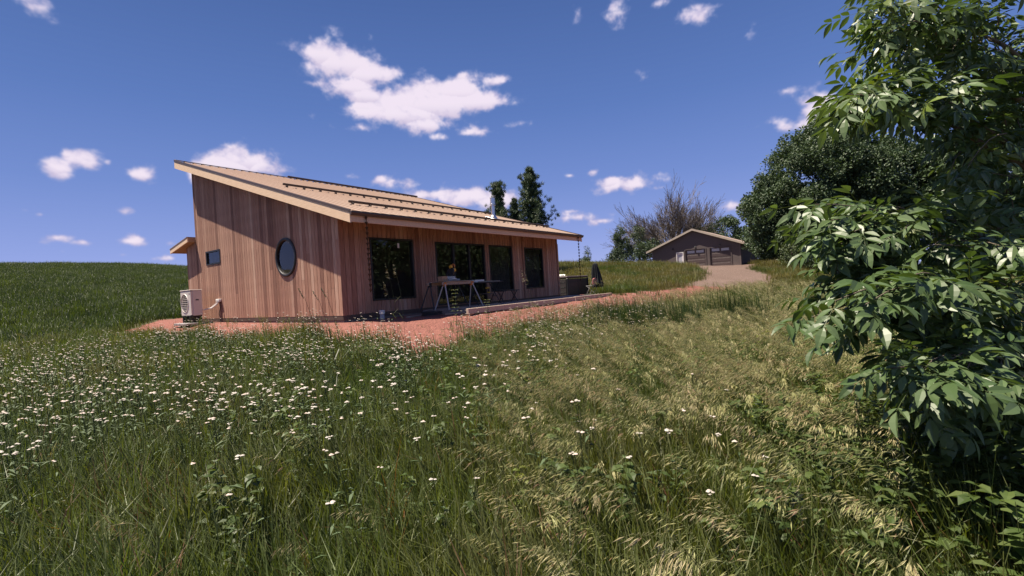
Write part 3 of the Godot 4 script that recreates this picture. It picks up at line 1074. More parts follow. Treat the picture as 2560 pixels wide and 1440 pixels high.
func build_saw_table() -> void:
	var base_y := -0.06
	for q in [[-1.35, "sawhorse with grey legs and orange brackets carrying the saw", 0.0], [-0.72, "rear sawhorse with dark legs, close to the sliding door", 1.0]]:
		var b: float = q[0]
		var s := thing("sawhorse", q[1], "sawhorse", P(3.25, base_y, b), 0.0, "sawhorses on the patio")
		var beam := MB.new()
		beam.col = Color(0.42, 0.33, 0.26)
		beam.box(Vector3(0, 0.80, 0), Vector3(1.45, 0.09, 0.045), 0.004)
		put("beam", beam, mats.lumber, s, true)
		for e in [-1.0, 1.0]:
			var br := MB.new()
			br.box(Vector3(e * 0.62, 0.775, 0), Vector3(0.10, 0.13, 0.085), 0.01)
			put("bracket", br, mats.orange_paint if q[2] == 0.0 else mats.black_plastic, s)
			for k in [-1.0, 1.0]:
				var lg := MB.new()
				lg.bar(Vector3(e * 0.63, 0.78, k * 0.03), Vector3(e * 0.63 + e * 0.16, 0.0, k * 0.30), 0.035, 0.035, 0.005)
				put("leg", lg, mats.legs_grey if q[2] == 0.0 else mats.black_plastic, s)
	var top := MB.new()
	top.col = Color(0.40, 0.33, 0.28)
	top.box(P(3.2, base_y + 0.858, -1.04), Vector3(1.1, 0.022, 0.72), 0.003)
	tag(put("plywood_sheet", top, mats.lumber, null, true), "plywood sheet laid across the two sawhorses", "sheet")
	# miter saw
	var m := thing("miter_saw", "yellow and black miter saw standing on the plywood", "saw", P(3.2, base_y + 0.87, -1.1))
	var mb := MB.new()
	mb.box(Vector3(0, 0.035, 0.02), Vector3(0.52, 0.06, 0.24), 0.012)
	put("saw_base", mb, mats.legs_grey, m)
	mb = MB.new()
	mb.lathe([Vector2(0.14, 0.05), Vector2(0.135, 0.085), Vector2(0.0, 0.087)], 20, Vector3(0, 0, 0.05))
	put("turntable", mb, mats.unit_paint, m)
	mb = MB.new()
	mb.box(Vector3(0, 0.12, -0.06), Vector3(0.5, 0.08, 0.025), 0.006)
	put("fence", mb, mats.unit_paint, m)
	mb = MB.new()
	mb.tube(PackedVector3Array([Vector3(0, 0.06, -0.12), Vector3(0.0, 0.22, -0.16), Vector3(0.0, 0.34, -0.10), Vector3(0.0, 0.36, 0.02)]), PackedFloat32Array([0.045, 0.04, 0.035, 0.03]), 10)
	put("arm", mb, mats.black_plastic, m)
	mb = MB.new()
	mb.lathe([Vector2(0.0, -0.03), Vector2(0.13, -0.03), Vector2(0.14, -0.02), Vector2(0.14, 0.02), Vector2(0.13, 0.03), Vector2(0.0, 0.03)], 24, Vector3(-0.01, 0.30, 0.02), Basis(Vector3(0, 0, 1), PI / 2))
	put("blade_guard", mb, mats.black_plastic, m)
	mb = MB.new()
	mb.lathe([Vector2(0.0, 0.0), Vector2(0.055, 0.0), Vector2(0.065, 0.03), Vector2(0.065, 0.15), Vector2(0.04, 0.18), Vector2(0.0, 0.185)], 16, Vector3(0.03, 0.35, 0.0), Basis(Vector3(0, 0, 1), -PI / 2))
	put("motor", mb, mats.yellow_paint, m)
	mb = MB.new()
	mb.box(Vector3(-0.02, 0.45, 0.03), Vector3(0.07, 0.12, 0.15), 0.03, Basis(Vector3(1, 0, 0), -0.4))
	put("housing", mb, mats.yellow_paint, m)
	mb = MB.new()
	mb.tube(PackedVector3Array([Vector3(-0.02, 0.48, 0.08), Vector3(-0.02, 0.53, 0.14), Vector3(-0.02, 0.50, 0.2), Vector3(-0.02, 0.43, 0.19)]), PackedFloat32Array([0.02, 0.02, 0.02, 0.018]), 8)
	put("handle", mb, mats.orange_paint, m)
	# open wooden box at the end of the table
	var bx := thing("wooden_crate", "small open wooden crate at the left end of the plywood", "crate", P(2.72, base_y + 0.87, -1.2), 0.1)
	for w in [[0, 0.075, 0.09, 0.24, 0.15, 0.014], [0, 0.075, -0.09, 0.24, 0.15, 0.014]]:
		mb = MB.new()
		mb.col = Color(0.44, 0.31, 0.2)
		mb.box(Vector3(w[0], w[1], w[2]), Vector3(w[3], w[4], w[5]), 0.003)
		put("side", mb, mats.lumber, bx, true)
	for e in [-0.112, 0.112]:
		mb = MB.new()
		mb.col = Color(0.44, 0.31, 0.2)
		mb.box(Vector3(e, 0.075, 0), Vector3(0.014, 0.15, 0.164), 0.003)
		put("side", mb, mats.lumber, bx, true)
	mb = MB.new()
	mb.col = Color(0.40, 0.28, 0.18)
	mb.box(Vector3(0, 0.007, 0), Vector3(0.208, 0.012, 0.164))
	put("bottom", mb, mats.lumber, bx, true)
	# folding table behind and the bench under the next window
	for q in [["folding_table", "dark folding table with crossed legs in front of the sliding door", "table", 5.35, -0.62, 1.5, 0.6, 0.80], ["bench", "low black bench with crossed legs under the third window", "bench", 6.75, -0.62, 1.05, 0.36, 0.46]]:
		var t := thing(q[0], q[1], q[2], P(q[3], base_y, q[4]))
		mb = MB.new()
		mb.box(Vector3(0, q[7] - 0.015, 0), Vector3(q[5], 0.035, q[6]), 0.008)
		put("top", mb, mats.black_plastic, t)
		for e in [-1.0, 1.0]:
			for k in [-1.0, 1.0]:
				mb = MB.new()
				mb.bar(Vector3(e * (q[5] * 0.40), q[7] - 0.034, -k * q[6] * 0.38), Vector3(e * (q[5] * 0.40 + 0.03 * k), 0.0, k * q[6] * 0.42), 0.024, 0.024, 0.004)
				put("leg", mb, mats.black_plastic, t)
			mb = MB.new()
			mb.bar(Vector3(e * q[5] * 0.40, q[7] * 0.35, -q[6] * 0.16), Vector3(e * q[5] * 0.40, q[7] * 0.35, q[6] * 0.16), 0.016, 0.016)
			put("brace", mb, mats.black_plastic, t)
	mb = MB.new()
	mb.box(P(4.98, base_y + 0.848, -0.66), Vector3(0.5, 0.09, 0.22), 0.008)
	tag(put("white_box", mb, mats.white_plastic), "flat white box on the dark folding table", "box")
	mb = MB.new()
	mb.col = Color(0.50, 0.38, 0.29)
	mb.box(P(5.5, base_y + 0.823, -0.72), Vector3(1.25, 0.035, 0.12), 0.003)
	tag(put("loose_board", mb, mats.lumber, null, true), "narrow board lying along the dark folding table", "board", "boards lying about the patio")
	var dr := thing("cordless_drill", "yellow cordless drill on the shelf under the folding table", "drill", P(5.55, base_y + 0.40, -0.62))
	mb = MB.new()
	mb.lathe([Vector2(0.0, -0.1), Vector2(0.03, -0.1), Vector2(0.035, 0.05), Vector2(0.018, 0.1), Vector2(0.0, 0.1)], 12, Vector3(0, 0.19, 0), Basis(Vector3(0, 0, 1), PI / 2))
	put("motor", mb, mats.yellow_paint, dr)
	mb = MB.new()
	mb.bar(Vector3(0.04, 0.18, 0), Vector3(0.06, 0.05, 0), 0.035, 0.045, 0.008)
	put("grip", mb, mats.black_plastic, dr)
	mb = MB.new()
	mb.box(Vector3(0.06, 0.025, 0), Vector3(0.11, 0.05, 0.07), 0.008)
	put("battery", mb, mats.yellow_paint, dr)
	mb = MB.new()
	mb.col = Color(0.16, 0.12, 0.1)
	mb.box(P(5.35, base_y + 0.385, -0.62), Vector3(1.1, 0.022, 0.2), 0.003)
	tag(put("shelf_board", mb, mats.lumber, null, true), "dark shelf board resting on the braces of the folding table", "board")


func build_heat_pump() -> void:
	var b := 8.5
	var gy := height(-0.6, b)
	var pad := MB.new()
	pad.col = Color(0.36, 0.33, 0.33)
	pad.box(P(-0.62, gy + 0.02, b - 0.05), Vector3(0.85, 0.08, 1.2), 0.01)
	tag(put("concrete_pad", pad, mats.concrete, null, true), "grey concrete pad on the ground under the heat pump", "pad")
	var t := thing("heat_pump", "beige outdoor heat pump with a round slatted fan grille by the end wall", "heat pump", P(-0.62, gy + 0.06, b))
	# local: x away from the wall is -x, z towards the front of the house
	var h := 0.92
	var y0 := 0.26
	for k in [-0.32, 0.32]:
		var st := MB.new()
		st.box(Vector3(0, 0.13, k), Vector3(0.40, 0.26, 0.06), 0.006)
		put("stand", st, mats.black_plastic, t)
	# the cabinet's fan side has a round opening, so its face is built round it
	var cab := MB.new()
	var hx := 0.185
	var hz := 0.47
	var c := Vector3(0, y0 + h * 0.5, 0)
	cab.box(c + Vector3(0.03, 0, 0), Vector3(hx * 2.0 - 0.06, h, hz * 2.0), 0.012)
	put("cabinet", cab, mats.unit_paint, t)
	var face := MB.new()
	var fc := Vector3(-hx, y0 + h * 0.5, -0.10)
	var fr := 0.325
	var n := 48
	for i in n:
		var a := TAU * i / n
		var e := TAU * (i + 1) / n
		var pa := edge_of(fc, a, y0 + 0.015, y0 + h - 0.015, -hz + 0.01, hz - 0.01)
		var pe := edge_of(fc, e, y0 + 0.015, y0 + h - 0.015, -hz + 0.01, hz - 0.01)
		var ra := fc + Vector3(0, sin(a) * fr, cos(a) * fr)
		var re := fc + Vector3(0, sin(e) * fr, cos(e) * fr)
		face.quad_n(ra, re, pe, pa, Vector3.LEFT)
		face.quad_n(ra, re, re + Vector3(0.055, 0, 0), ra + Vector3(0.055, 0, 0), fc - (ra + re) * 0.5)
		face.quad_n(pa, pe, pe + Vector3(0.055, 0, 0), pa + Vector3(0.055, 0, 0), (pa + pe) * 0.5 - fc)
	put("front_panel", face, mats.unit_paint, t)
	var dk := MB.new()
	dk.lathe([Vector2(0.0, 0.0), Vector2(fr - 0.002, 0.0)], 40, fc + Vector3(0.045, 0, 0), Basis(Vector3(0, 0, 1), PI / 2))
	var fan := put("fan_well", dk, mats.unit_dark, t)
	var hub := MB.new()
	hub.lathe([Vector2(0.09, 0.0), Vector2(0.08, 0.02), Vector2(0.0, 0.024)], 20, fc + Vector3(0.04, 0, 0), Basis(Vector3(0, 0, 1), PI / 2))
	put("hub", hub, mats.unit_dark, fan)
	for k in 9:
		var yy := lerpf(-0.27, 0.27, k / 8.0)
		var half := sqrt(fr * fr - yy * yy)
		var sl := MB.new()
		sl.box(fc + Vector3(-0.002, yy, 0), Vector3(0.012, 0.017, half * 2.0), 0.003)
		put("slat", sl, mats.unit_paint, t)
	var rg := MB.new()
	rg.lathe([Vector2(fr - 0.004, 0.0), Vector2(fr - 0.002, 0.018), Vector2(fr + 0.018, 0.018), Vector2(fr + 0.026, -0.001)], 40, fc, Basis(Vector3(0, 0, 1), PI / 2))
	put("grille_ring", rg, mats.unit_paint, t)
	var lid := MB.new()
	lid.box(Vector3(0, y0 + h + 0.012, 0), Vector3(hx * 2.0 + 0.03, 0.028, hz * 2.0 + 0.03), 0.01)
	put("lid", lid, mats.unit_paint, t)
	var ft := MB.new()
	ft.box(Vector3(0, y0 - 0.008, 0), Vector3(hx * 2.0 - 0.03, 0.018, hz * 2.0 - 0.03), 0.004)
	put("base_pan", ft, mats.unit_dark, t)
	var bg := MB.new()
	bg.box(Vector3(-hx - 0.002, y0 + h - 0.12, hz - 0.11), Vector3(0.006, 0.025, 0.10), 0.002)
	put("badge", bg, mats.unit_dark, t)
	var hd := MB.new()
	hd.box(Vector3(0.02, y0 + h * 0.62, hz + 0.002), Vector3(0.10, 0.05, 0.01), 0.004)
	put("grip_recess", hd, mats.unit_dark, t)
	# service box on the wall with conduits down to the unit
	var s := thing("service_box", "small white electrical box with conduits on the end wall beside the heat pump", "electrical box", P(-0.05, 0.62, 7.62))
	var m := MB.new()
	m.box(Vector3(0, 0.05, 0), Vector3(0.095, 0.10, 0.28), 0.012)
	put("box", m, mats.white_plastic, s)
	for k in 3:
		m = MB.new()
		var z := -0.08 + 0.07 * k
		m.tube(PackedVector3Array([Vector3(-0.01, 0.01, z), Vector3(-0.05, -0.10, z - 0.12), Vector3(-0.16, -0.22, z - 0.26), Vector3(-0.36, -0.27, z - 0.42)]), PackedFloat32Array([0.016, 0.018, 0.018, 0.016]), 8)
		put("conduit", m, mats.unit_paint, s)
	m = MB.new()
	m.tube(PackedVector3Array([Vector3(0.0, 0.01, 0.10), Vector3(-0.02, -0.2, 0.16), Vector3(-0.06, -0.45, 0.13), Vector3(-0.05, -0.72, 0.2)]), PackedFloat32Array([0.014, 0.014, 0.014, 0.014]), 8)
	put("conduit", m, mats.copper_dark, s)


func edge_of(c: Vector3, a: float, y0: float, y1: float, z0: float, z1: float) -> Vector3:
	var d := Vector2(sin(a), cos(a))
	var t := 1e9
	if absf(d.x) > 1e-6:
		t = minf(t, ((y1 if d.x > 0 else y0) - c.y) / d.x)
	if absf(d.y) > 1e-6:
		t = minf(t, ((z1 if d.y > 0 else z0) - c.z) / d.y)
	return c + Vector3(0, d.x * t, d.y * t)


func rain_chain(x: float, label: String) -> void:
	var top := roof_y(EAVE_B) - 0.10
	var t := thing("rain_chain", label, "rain chain", P(x, height(x, EAVE_B - 0.06), EAVE_B - 0.06), 0.0, "rain chains hanging from the gutter")
	var y0 := t.position.y
	var cup := MB.new()
	cup.lathe([Vector2(0.010, 0.0), Vector2(0.014, 0.012), Vector2(0.024, 0.04), Vector2(0.042, 0.078), Vector2(0.045, 0.08), Vector2(0.038, 0.078), Vector2(0.010, 0.018), Vector2(0.0, 0.018)], 12)
	var me := cup.mesh()
	var y := top - 0.10
	while y > 0.52:
		var o := put_mesh("cup", me, mats.copper_dark, t)
		o.position = Vector3(rf(-0.004, 0.004), y - y0, rf(-0.004, 0.004))
		var l := MB.new()
		for s in [-0.02, 0.02]:
			l.tube(PackedVector3Array([Vector3(s, y - y0 + 0.078, 0), Vector3(s * 0.5, y - y0 + 0.115, 0), Vector3(0, y - y0 + 0.14, 0)]), PackedFloat32Array([0.004, 0.004, 0.004]), 5)
		put("link", l, mats.copper_dark, t)
		y -= 0.135
	var ch := MB.new()
	ch.tube(PackedVector3Array([Vector3(0, top - y0 + 0.02, 0), Vector3(0, 0.01, 0)]), PackedFloat32Array([0.005, 0.005]), 5)
	put("core_wire", ch, mats.copper_dark, t)


func build_tub() -> void:
	var gy := height(13.6, 0.6)
	var t := thing("hot_tub", "dark square hot tub with panelled sides and a flat cover beyond the house", "hot tub", P(14.0, gy - 0.03, 1.35))
	for q in [[Vector3(0, 0.46, 1.06), Vector3(2.0, 0.82, 0.04)], [Vector3(0, 0.46, -1.06), Vector3(2.0, 0.82, 0.04)], [Vector3(1.06, 0.46, 0), Vector3(0.04, 0.82, 2.0)], [Vector3(-1.06, 0.46, 0), Vector3(0.04, 0.82, 2.0)]]:
		for e in [-1.0, 1.0]:
			var mb := MB.new()
			var along := Vector3(0.5, 0, 0) if q[1].x > 1.0 else Vector3(0, 0, 0.5)
			var size: Vector3 = q[1]
			mb.box(q[0] + along * e, Vector3(size.x * 0.5 - 0.02 if size.x > 1.0 else size.x, size.y, size.z * 0.5 - 0.02 if size.z > 1.0 else size.z), 0.012)
			var o := put("panel", mb, plain("tub_panel", 0.045, 0.036, 0.036, 0.6), t)
			var gr := MB.new()
			var outw: Vector3 = Vector3(q[0].x, 0, q[0].z).normalized() * 0.022
			for k in 3:
				gr.box(q[0] + along * e + outw + Vector3(0, -0.25 + 0.25 * k, 0), Vector3(0.9 if size.x > 1.0 else 0.012, 0.02, 0.9 if size.z > 1.0 else 0.012), 0.002)
			put("batten", gr, mats.black_plastic, o).set_meta("kind", "stuff")
	for sx in [-1.07, 1.07]:
		for sz in [-1.07, 1.07]:
			var mb := MB.new()
			mb.box(Vector3(sx, 0.45, sz), Vector3(0.09, 0.9, 0.09), 0.02)
			put("corner_post", mb, mats.black_plastic, t)
	var mb2 := MB.new()
	mb2.box(Vector3(0, 0.03, 0), Vector3(2.04, 0.06, 2.04), 0.01)
	put("base", mb2, mats.black_plastic, t)
	mb2 = MB.new()
	mb2.box(Vector3(-0.55, 0.965, 0), Vector3(1.09, 0.11, 2.22), 0.03)
	put("cover", mb2, plain("tub_cover", 0.10, 0.075, 0.07, 0.7), t)
	mb2 = MB.new()
	mb2.box(Vector3(0.55, 0.965, 0), Vector3(1.09, 0.11, 2.22), 0.03)
	put("cover", mb2, mats.tub_cover, t)
	# towel on the cover
	var tw := MB.new()
	var rr := RandomNumberGenerator.new()
	rr.seed = 4
	var prof := []
	for i in 10:
		prof.append([i * 0.05, 0.02 + 0.07 * absf(sin(i * 0.9)) + 0.03 * rr.randf()])
	for i in 9:
		for k in 4:
			var z0 := -0.12 + 0.06 * k
			var q := []
			for e in [[i, z0], [i + 1, z0], [i + 1, z0 + 0.06], [i, z0 + 0.06]]:
				q.append(Vector3(prof[e[0]][0], prof[e[0]][1] * (1.0 - 3.0 * absf(e[1])), e[1]))
			tw.quad_n(q[0], q[1], q[2], q[3], Vector3.UP)
	tw.box(Vector3(0.225, 0.012, 0.0), Vector3(0.46, 0.022, 0.25), 0.008)
	var to := put("towel", tw, mats.white_plastic)
	to.position = P(12.95, gy + 0.99, 0.75)
	tag(to, "crumpled white towel on the near corner of the hot tub cover", "towel")
	# pink cushion leaning at the tub
	var pk := plain("pink_cloth", 0.42, 0.15, 0.15, 0.9)
	var cu := thing("folding_chair", "folding chair with a pink backrest in front of the hot tub", "chair", P(14.35, height(14.35, -0.55), -0.55), 0.15)
	mb2 = MB.new()
	var steps := 8
	for i in steps:
		var a0 := lerpf(-0.5, 0.5, i / float(steps))
		var a1 := lerpf(-0.5, 0.5, (i + 1.0) / steps)
		mb2.hexa([Vector3(a0 * 0.6, 0.50, -0.05 - 0.12 * a0 * a0), Vector3(a1 * 0.6, 0.50, -0.05 - 0.12 * a1 * a1), Vector3(a1 * 0.6, 0.50, 0.0 - 0.12 * a1 * a1), Vector3(a0 * 0.6, 0.50, 0.0 - 0.12 * a0 * a0), Vector3(a0 * 0.6, 0.82 - 0.25 * a0 * a0, -0.05 - 0.12 * a0 * a0), Vector3(a1 * 0.6, 0.82 - 0.25 * a1 * a1, -0.05 - 0.12 * a1 * a1), Vector3(a1 * 0.6, 0.82 - 0.25 * a1 * a1, 0.0 - 0.12 * a1 * a1), Vector3(a0 * 0.6, 0.82 - 0.25 * a0 * a0, 0.0 - 0.12 * a0 * a0)])
	put("backrest", mb2, pk, cu)
	mb2 = MB.new()
	mb2.box(Vector3(0, 0.43, -0.24), Vector3(0.5, 0.04, 0.42), 0.012)
	put("seat", mb2, mats.black_plastic, cu)
	for e in [-1.0, 1.0]:
		mb2 = MB.new()
		mb2.bar(Vector3(e * 0.27, 0.78, -0.03), Vector3(e * 0.27, 0.0, -0.42), 0.022, 0.022, 0.004)
		put("leg", mb2, mats.legs_grey, cu)
		mb2 = MB.new()
		mb2.bar(Vector3(e * 0.245, 0.44, -0.42), Vector3(e * 0.245, 0.0, 0.06), 0.022, 0.022, 0.004)
		put("leg", mb2, mats.legs_grey, cu)
	# furled umbrella, a dark cloth hanging in folds round its pole
	var ux := 14.85
	var ub := -0.35
	var u := thing("furled_umbrella", "dark furled patio umbrella standing beside the hot tub", "umbrella", P(ux, height(ux, ub), ub))
	mb2 = MB.new()
	mb2.lathe([Vector2(0.0, 0.0), Vector2(0.25, 0.0), Vector2(0.25, 0.05), Vector2(0.06, 0.09), Vector2(0.0, 0.09)], 20)
	put("base", mb2, mats.black_plastic, u)
	mb2 = MB.new()
	mb2.tube(PackedVector3Array([Vector3(0, 0.05, 0), Vector3(0, 1.52, 0)]), PackedFloat32Array([0.022, 0.022]), 10)
	put("pole", mb2, mats.legs_grey, u)
	mb2 = MB.new()
	var prof2 := [[1.56, 0.04], [1.50, 0.10], [1.30, 0.15], [1.05, 0.19], [0.75, 0.22], [0.45, 0.25], [0.32, 0.24]]
	var sides := 22
	for i in prof2.size() - 1:
		for k in sides:
			var q := []
			for e in [[i, k], [i, k + 1], [i + 1, k + 1], [i + 1, k]]:
				var ang: float = TAU * e[1] / sides
				var r: float = prof2[e[0]][1] * (1.0 + (0.22 if int(e[1]) % 2 == 0 else -0.12)) * (1.0 + 0.25 * sin(ang * 1.0 + prof2[e[0]][0] * 2.0))
				q.append(Vector3(cos(ang) * r, prof2[e[0]][0] - (0.05 if int(e[1]) % 2 == 0 and e[0] == prof2.size() - 1 else 0.0), sin(ang) * r))
			mb2.quad_n(q[0], q[1], q[2], q[3], (q[0] + q[2]) * 0.5 * Vector3(1, 0, 1))
	put("canopy", mb2, plain("umbrella_cloth", 0.012, 0.016, 0.020, 0.9), u)
	# survey stake on the slope
	var sx := 18.4
	var sb := 1.2
	var sk := MB.new()
	sk.col = Color(0.55, 0.45, 0.32)
	sk.box(Vector3(0, 0.32, 0), Vector3(0.045, 0.72, 0.02), 0.003)
	var so := put("wooden_stake", sk, mats.lumber, null, true)
	so.position = P(sx, height(sx, sb), sb)
	tag(so, "thin wooden stake standing in the grass beyond the hot tub", "stake")


func build_garage() -> void:
	var y0 := 1.28
	var x := 47.0
	var b0 := -1.28
	var b1 := 8.2
	var mid := (b0 + b1) * 0.5
	var depth := 9.5
	var wt := 3.75
	var apex := 5.62
	var g := thing("garage", "dark taupe garage with a tan gable roof and two overhead doors", "garage", Vector3.ZERO)
	var wallc := Color(0.115, 0.092, 0.088)
	var doors := [[2.27, 4.42, 3.42], [-0.3, 1.8, 3.42]]
	var man := [4.70, 5.35, 3.18]
	# front wall as strips between openings
	var fw := MB.new()
	fw.col = wallc
	var cuts := [b0, -0.3, 1.8, 2.27, mid, 4.42, 4.70, 5.35, b1]
	var roofline := func(b: float) -> float: return apex - (apex - wt) * absf(b - mid) / (mid - b0)
	for i in cuts.size() - 1:
		var a: float = cuts[i]
		var b: float = cuts[i + 1]
		var from := y0 - 0.4
		for d in [doors[0], doors[1], man]:
			if (a + b) * 0.5 > d[0] and (a + b) * 0.5 < d[1]:
				from = d[2]
		fw.hexa([P(x, from, a), P(x + 0.2, from, a), P(x + 0.2, from, b), P(x, from, b), P(x, roofline.call(a), a), P(x + 0.2, roofline.call(a), a), P(x + 0.2, roofline.call(b), b), P(x, roofline.call(b), b)])
	put("front_wall", fw, mats.garage_siding, g, true)
	for q in [[P(x + depth * 0.5 + 0.1, (y0 + wt) * 0.5 - 0.2, b0 + 0.1), Vector3(depth - 0.2, wt - y0 + 0.4, 0.2)], [P(x + depth * 0.5 + 0.1, (y0 + wt) * 0.5 - 0.2, b1 - 0.1), Vector3(depth - 0.2, wt - y0 + 0.4, 0.2)], [P(x + depth, (y0 + wt) * 0.5 - 0.2, mid), Vector3(0.2, wt - y0 + 0.4, b1 - b0 - 0.42)]]:
		var mb := MB.new()
		mb.col = wallc
		mb.box(q[0], q[1])
		put("side_wall", mb, mats.garage_siding, g, true)
	for e in [-1.0, 1.0]:
		var rf_ := MB.new()
		rf_.col = Color(0.40, 0.30, 0.22)
		var over := 0.6
		var be: float = mid + e * (mid - b0 + over)
		var ye: float = apex - (apex - wt) * (mid - b0 + over) / (mid - b0)
		rf_.hexa([P(x - 0.35, ye + 0.02, be), P(x + depth + 0.3, ye + 0.02, be), P(x + depth + 0.3, apex + 0.02, mid), P(x - 0.35, apex + 0.02, mid), P(x - 0.35, ye + 0.10, be), P(x + depth + 0.3, ye + 0.10, be), P(x + depth + 0.3, apex + 0.10, mid), P(x - 0.35, apex + 0.10, mid)])
		put("roof_slope", rf_, mats.roof_paint, g, true)
		var fb := MB.new()
		fb.col = Color(0.50, 0.42, 0.33)
		fb.hexa([P(x - 0.38, ye - 0.10, be), P(x - 0.352, ye - 0.10, be), P(x - 0.352, apex - 0.10, mid), P(x - 0.38, apex - 0.10, mid), P(x - 0.38, ye + 0.12, be), P(x - 0.352, ye + 0.12, be), P(x - 0.352, apex + 0.12, mid), P(x - 0.38, apex + 0.12, mid)])
		put("rake_board", fb, mats.roof_paint, g, true)
	for d in doors:
		var w: float = d[1] - d[0]
		var jamb := MB.new()
		jamb.box(P(x - 0.02, (y0 + d[2]) * 0.5, d[0] - 0.05), Vector3(0.05, d[2] - y0, 0.1))
		jamb.box(P(x - 0.02, (y0 + d[2]) * 0.5, d[1] + 0.05), Vector3(0.05, d[2] - y0, 0.1))
		jamb.box(P(x - 0.02, d[2] + 0.05, (d[0] + d[1]) * 0.5), Vector3(0.05, 0.1, w + 0.2))
		var door := put("overhead_door", jamb, plain("garage_trim", 0.085, 0.066, 0.063, 0.7), g)
		var hh: float = (d[2] - y0) / 4.0
		for k in 4:
			var yc := y0 + hh * (k + 0.5)
			var dm := plain("garage_door", 0.072, 0.050, 0.047, 0.55)
			if k < 3:
				var mb := MB.new()
				mb.box(P(x + 0.1, yc, (d[0] + d[1]) * 0.5), Vector3(0.05, hh - 0.02, w - 0.01), 0.01)
				mb.box(P(x + 0.09, yc, (d[0] + d[1]) * 0.5), Vector3(0.05, hh - 0.2, w * 0.9), 0.01)
				put("door_section", mb, dm, door)
			else:
				var mb := MB.new()
				var ctr: float = (d[0] + d[1]) * 0.5
				mb.box(P(x + 0.1, yc - hh * 0.36, ctr), Vector3(0.05, hh * 0.27, w - 0.01))
				mb.box(P(x + 0.1, yc + hh * 0.40, ctr), Vector3(0.05, hh * 0.17, w - 0.01))
				for s in [-1.0, 0.0, 1.0]:
					mb.box(P(x + 0.1, yc + 0.02, ctr + s * w * 0.455), Vector3(0.048, hh * 0.56, w * 0.08))
				put("door_section", mb, dm, door)
				for s in [-1.0, 1.0]:
					var pn := MB.new()
					pn.box(P(x + 0.105, yc + 0.02, ctr + s * w * 0.225), Vector3(0.02, hh * 0.52, w * 0.375))
					put("pane", pn, plain("frosted", 0.42, 0.42, 0.45, 0.25), door)
	var mm := MB.new()
	var mc: float = (man[0] + man[1]) * 0.5
	mm.box(P(x - 0.015, man[2] + 0.04, mc), Vector3(0.05, 0.08, 0.82))
	for e in [-1.0, 1.0]:
		mm.box(P(x - 0.015, (y0 + man[2]) * 0.5, mc + e * 0.365), Vector3(0.05, man[2] - y0, 0.08))
	var md := put("entry_door", mm, mats.white_plastic, g)
	md.set_meta("label", "white entry door with a half window")
	var leafm := MB.new()
	leafm.box(P(x + 0.06, y0 + 0.42, mc), Vector3(0.04, 0.84, 0.64))
	leafm.box(P(x + 0.06, man[2] - 0.10, mc), Vector3(0.04, 0.2, 0.64))
	for e in [-1.0, 1.0]:
		leafm.box(P(x + 0.06, (y0 + 0.84 + man[2] - 0.2) * 0.5, mc + e * 0.26), Vector3(0.04, man[2] - 0.2 - y0 - 0.84, 0.12))
	put("door_leaf", leafm, plain("door_white", 0.66, 0.60, 0.62, 0.5), md)
	var pg := MB.new()
	pg.box(P(x + 0.07, (y0 + 0.84 + man[2] - 0.2) * 0.5, mc), Vector3(0.015, man[2] - 0.2 - y0 - 0.84, 0.42))
	put("pane", pg, mats.frosted, md)
	for b in [3.3, 0.75, 5.75]:
		var lm := MB.new()
		lm.box(P(x - 0.06, 3.72, b), Vector3(0.1, 0.10, 0.14), 0.02)
		lm.box(P(x - 0.10, 3.64, b), Vector3(0.14, 0.05, 0.18), 0.015)
		put("wall_lamp", lm, mats.black_plastic, g)
	var ap := MB.new()
	ap.col = Color(0.50, 0.42, 0.36)
	ap.box(P(x - 0.25, y0 - 0.02, 2.2), Vector3(0.48, 0.12, 6.4), 0.01)
	put("apron", ap, mats.concrete, g, true)
	for b in [b0, b1]:
		var cb := MB.new()
		cb.col = Color(0.15, 0.12, 0.112)
		cb.box(P(x - 0.014, (y0 + wt) * 0.5 - 0.1, b + (0.06 if b == b0 else -0.06)), Vector3(0.025, wt - y0 - 0.2, 0.12))
		put("corner_board", cb, mats.garage_siding, g, true)


# a handful of leaves scattered in a ball of the given radius
func clump_mesh(n: int, radius: float, length: float, width: float, seed_: int, a: Color, b: Color) -> ArrayMesh:
	var r := RandomNumberGenerator.new()
	r.seed = seed_
	var mb := MB.new()
	for i in n:
		var d := Vector3(r.randfn(), r.randfn(), r.randfn()).normalized()
		var p := d * radius * pow(r.randf(), 0.5)
		var dir := (d + Vector3(r.randfn(), r.randfn() - 0.5, r.randfn()) * 0.7).normalized()
		var side := dir.cross(Vector3(r.randfn(), r.randfn() + 1.2, r.randfn())).normalized()
		var l := length * r.randf_range(0.7, 1.2)
		var w := width * r.randf_range(0.7, 1.2) * 0.5
		var up := side.cross(dir) * l * 0.12
		mb.col = a.lerp(b, r.randf())
		mb.tri(p, p + dir * l * 0.5 + side * w + up, p + dir * l)
		mb.tri(p, p + dir * l, p + dir * l * 0.5 - side * w + up)
	return mb.mesh(true)


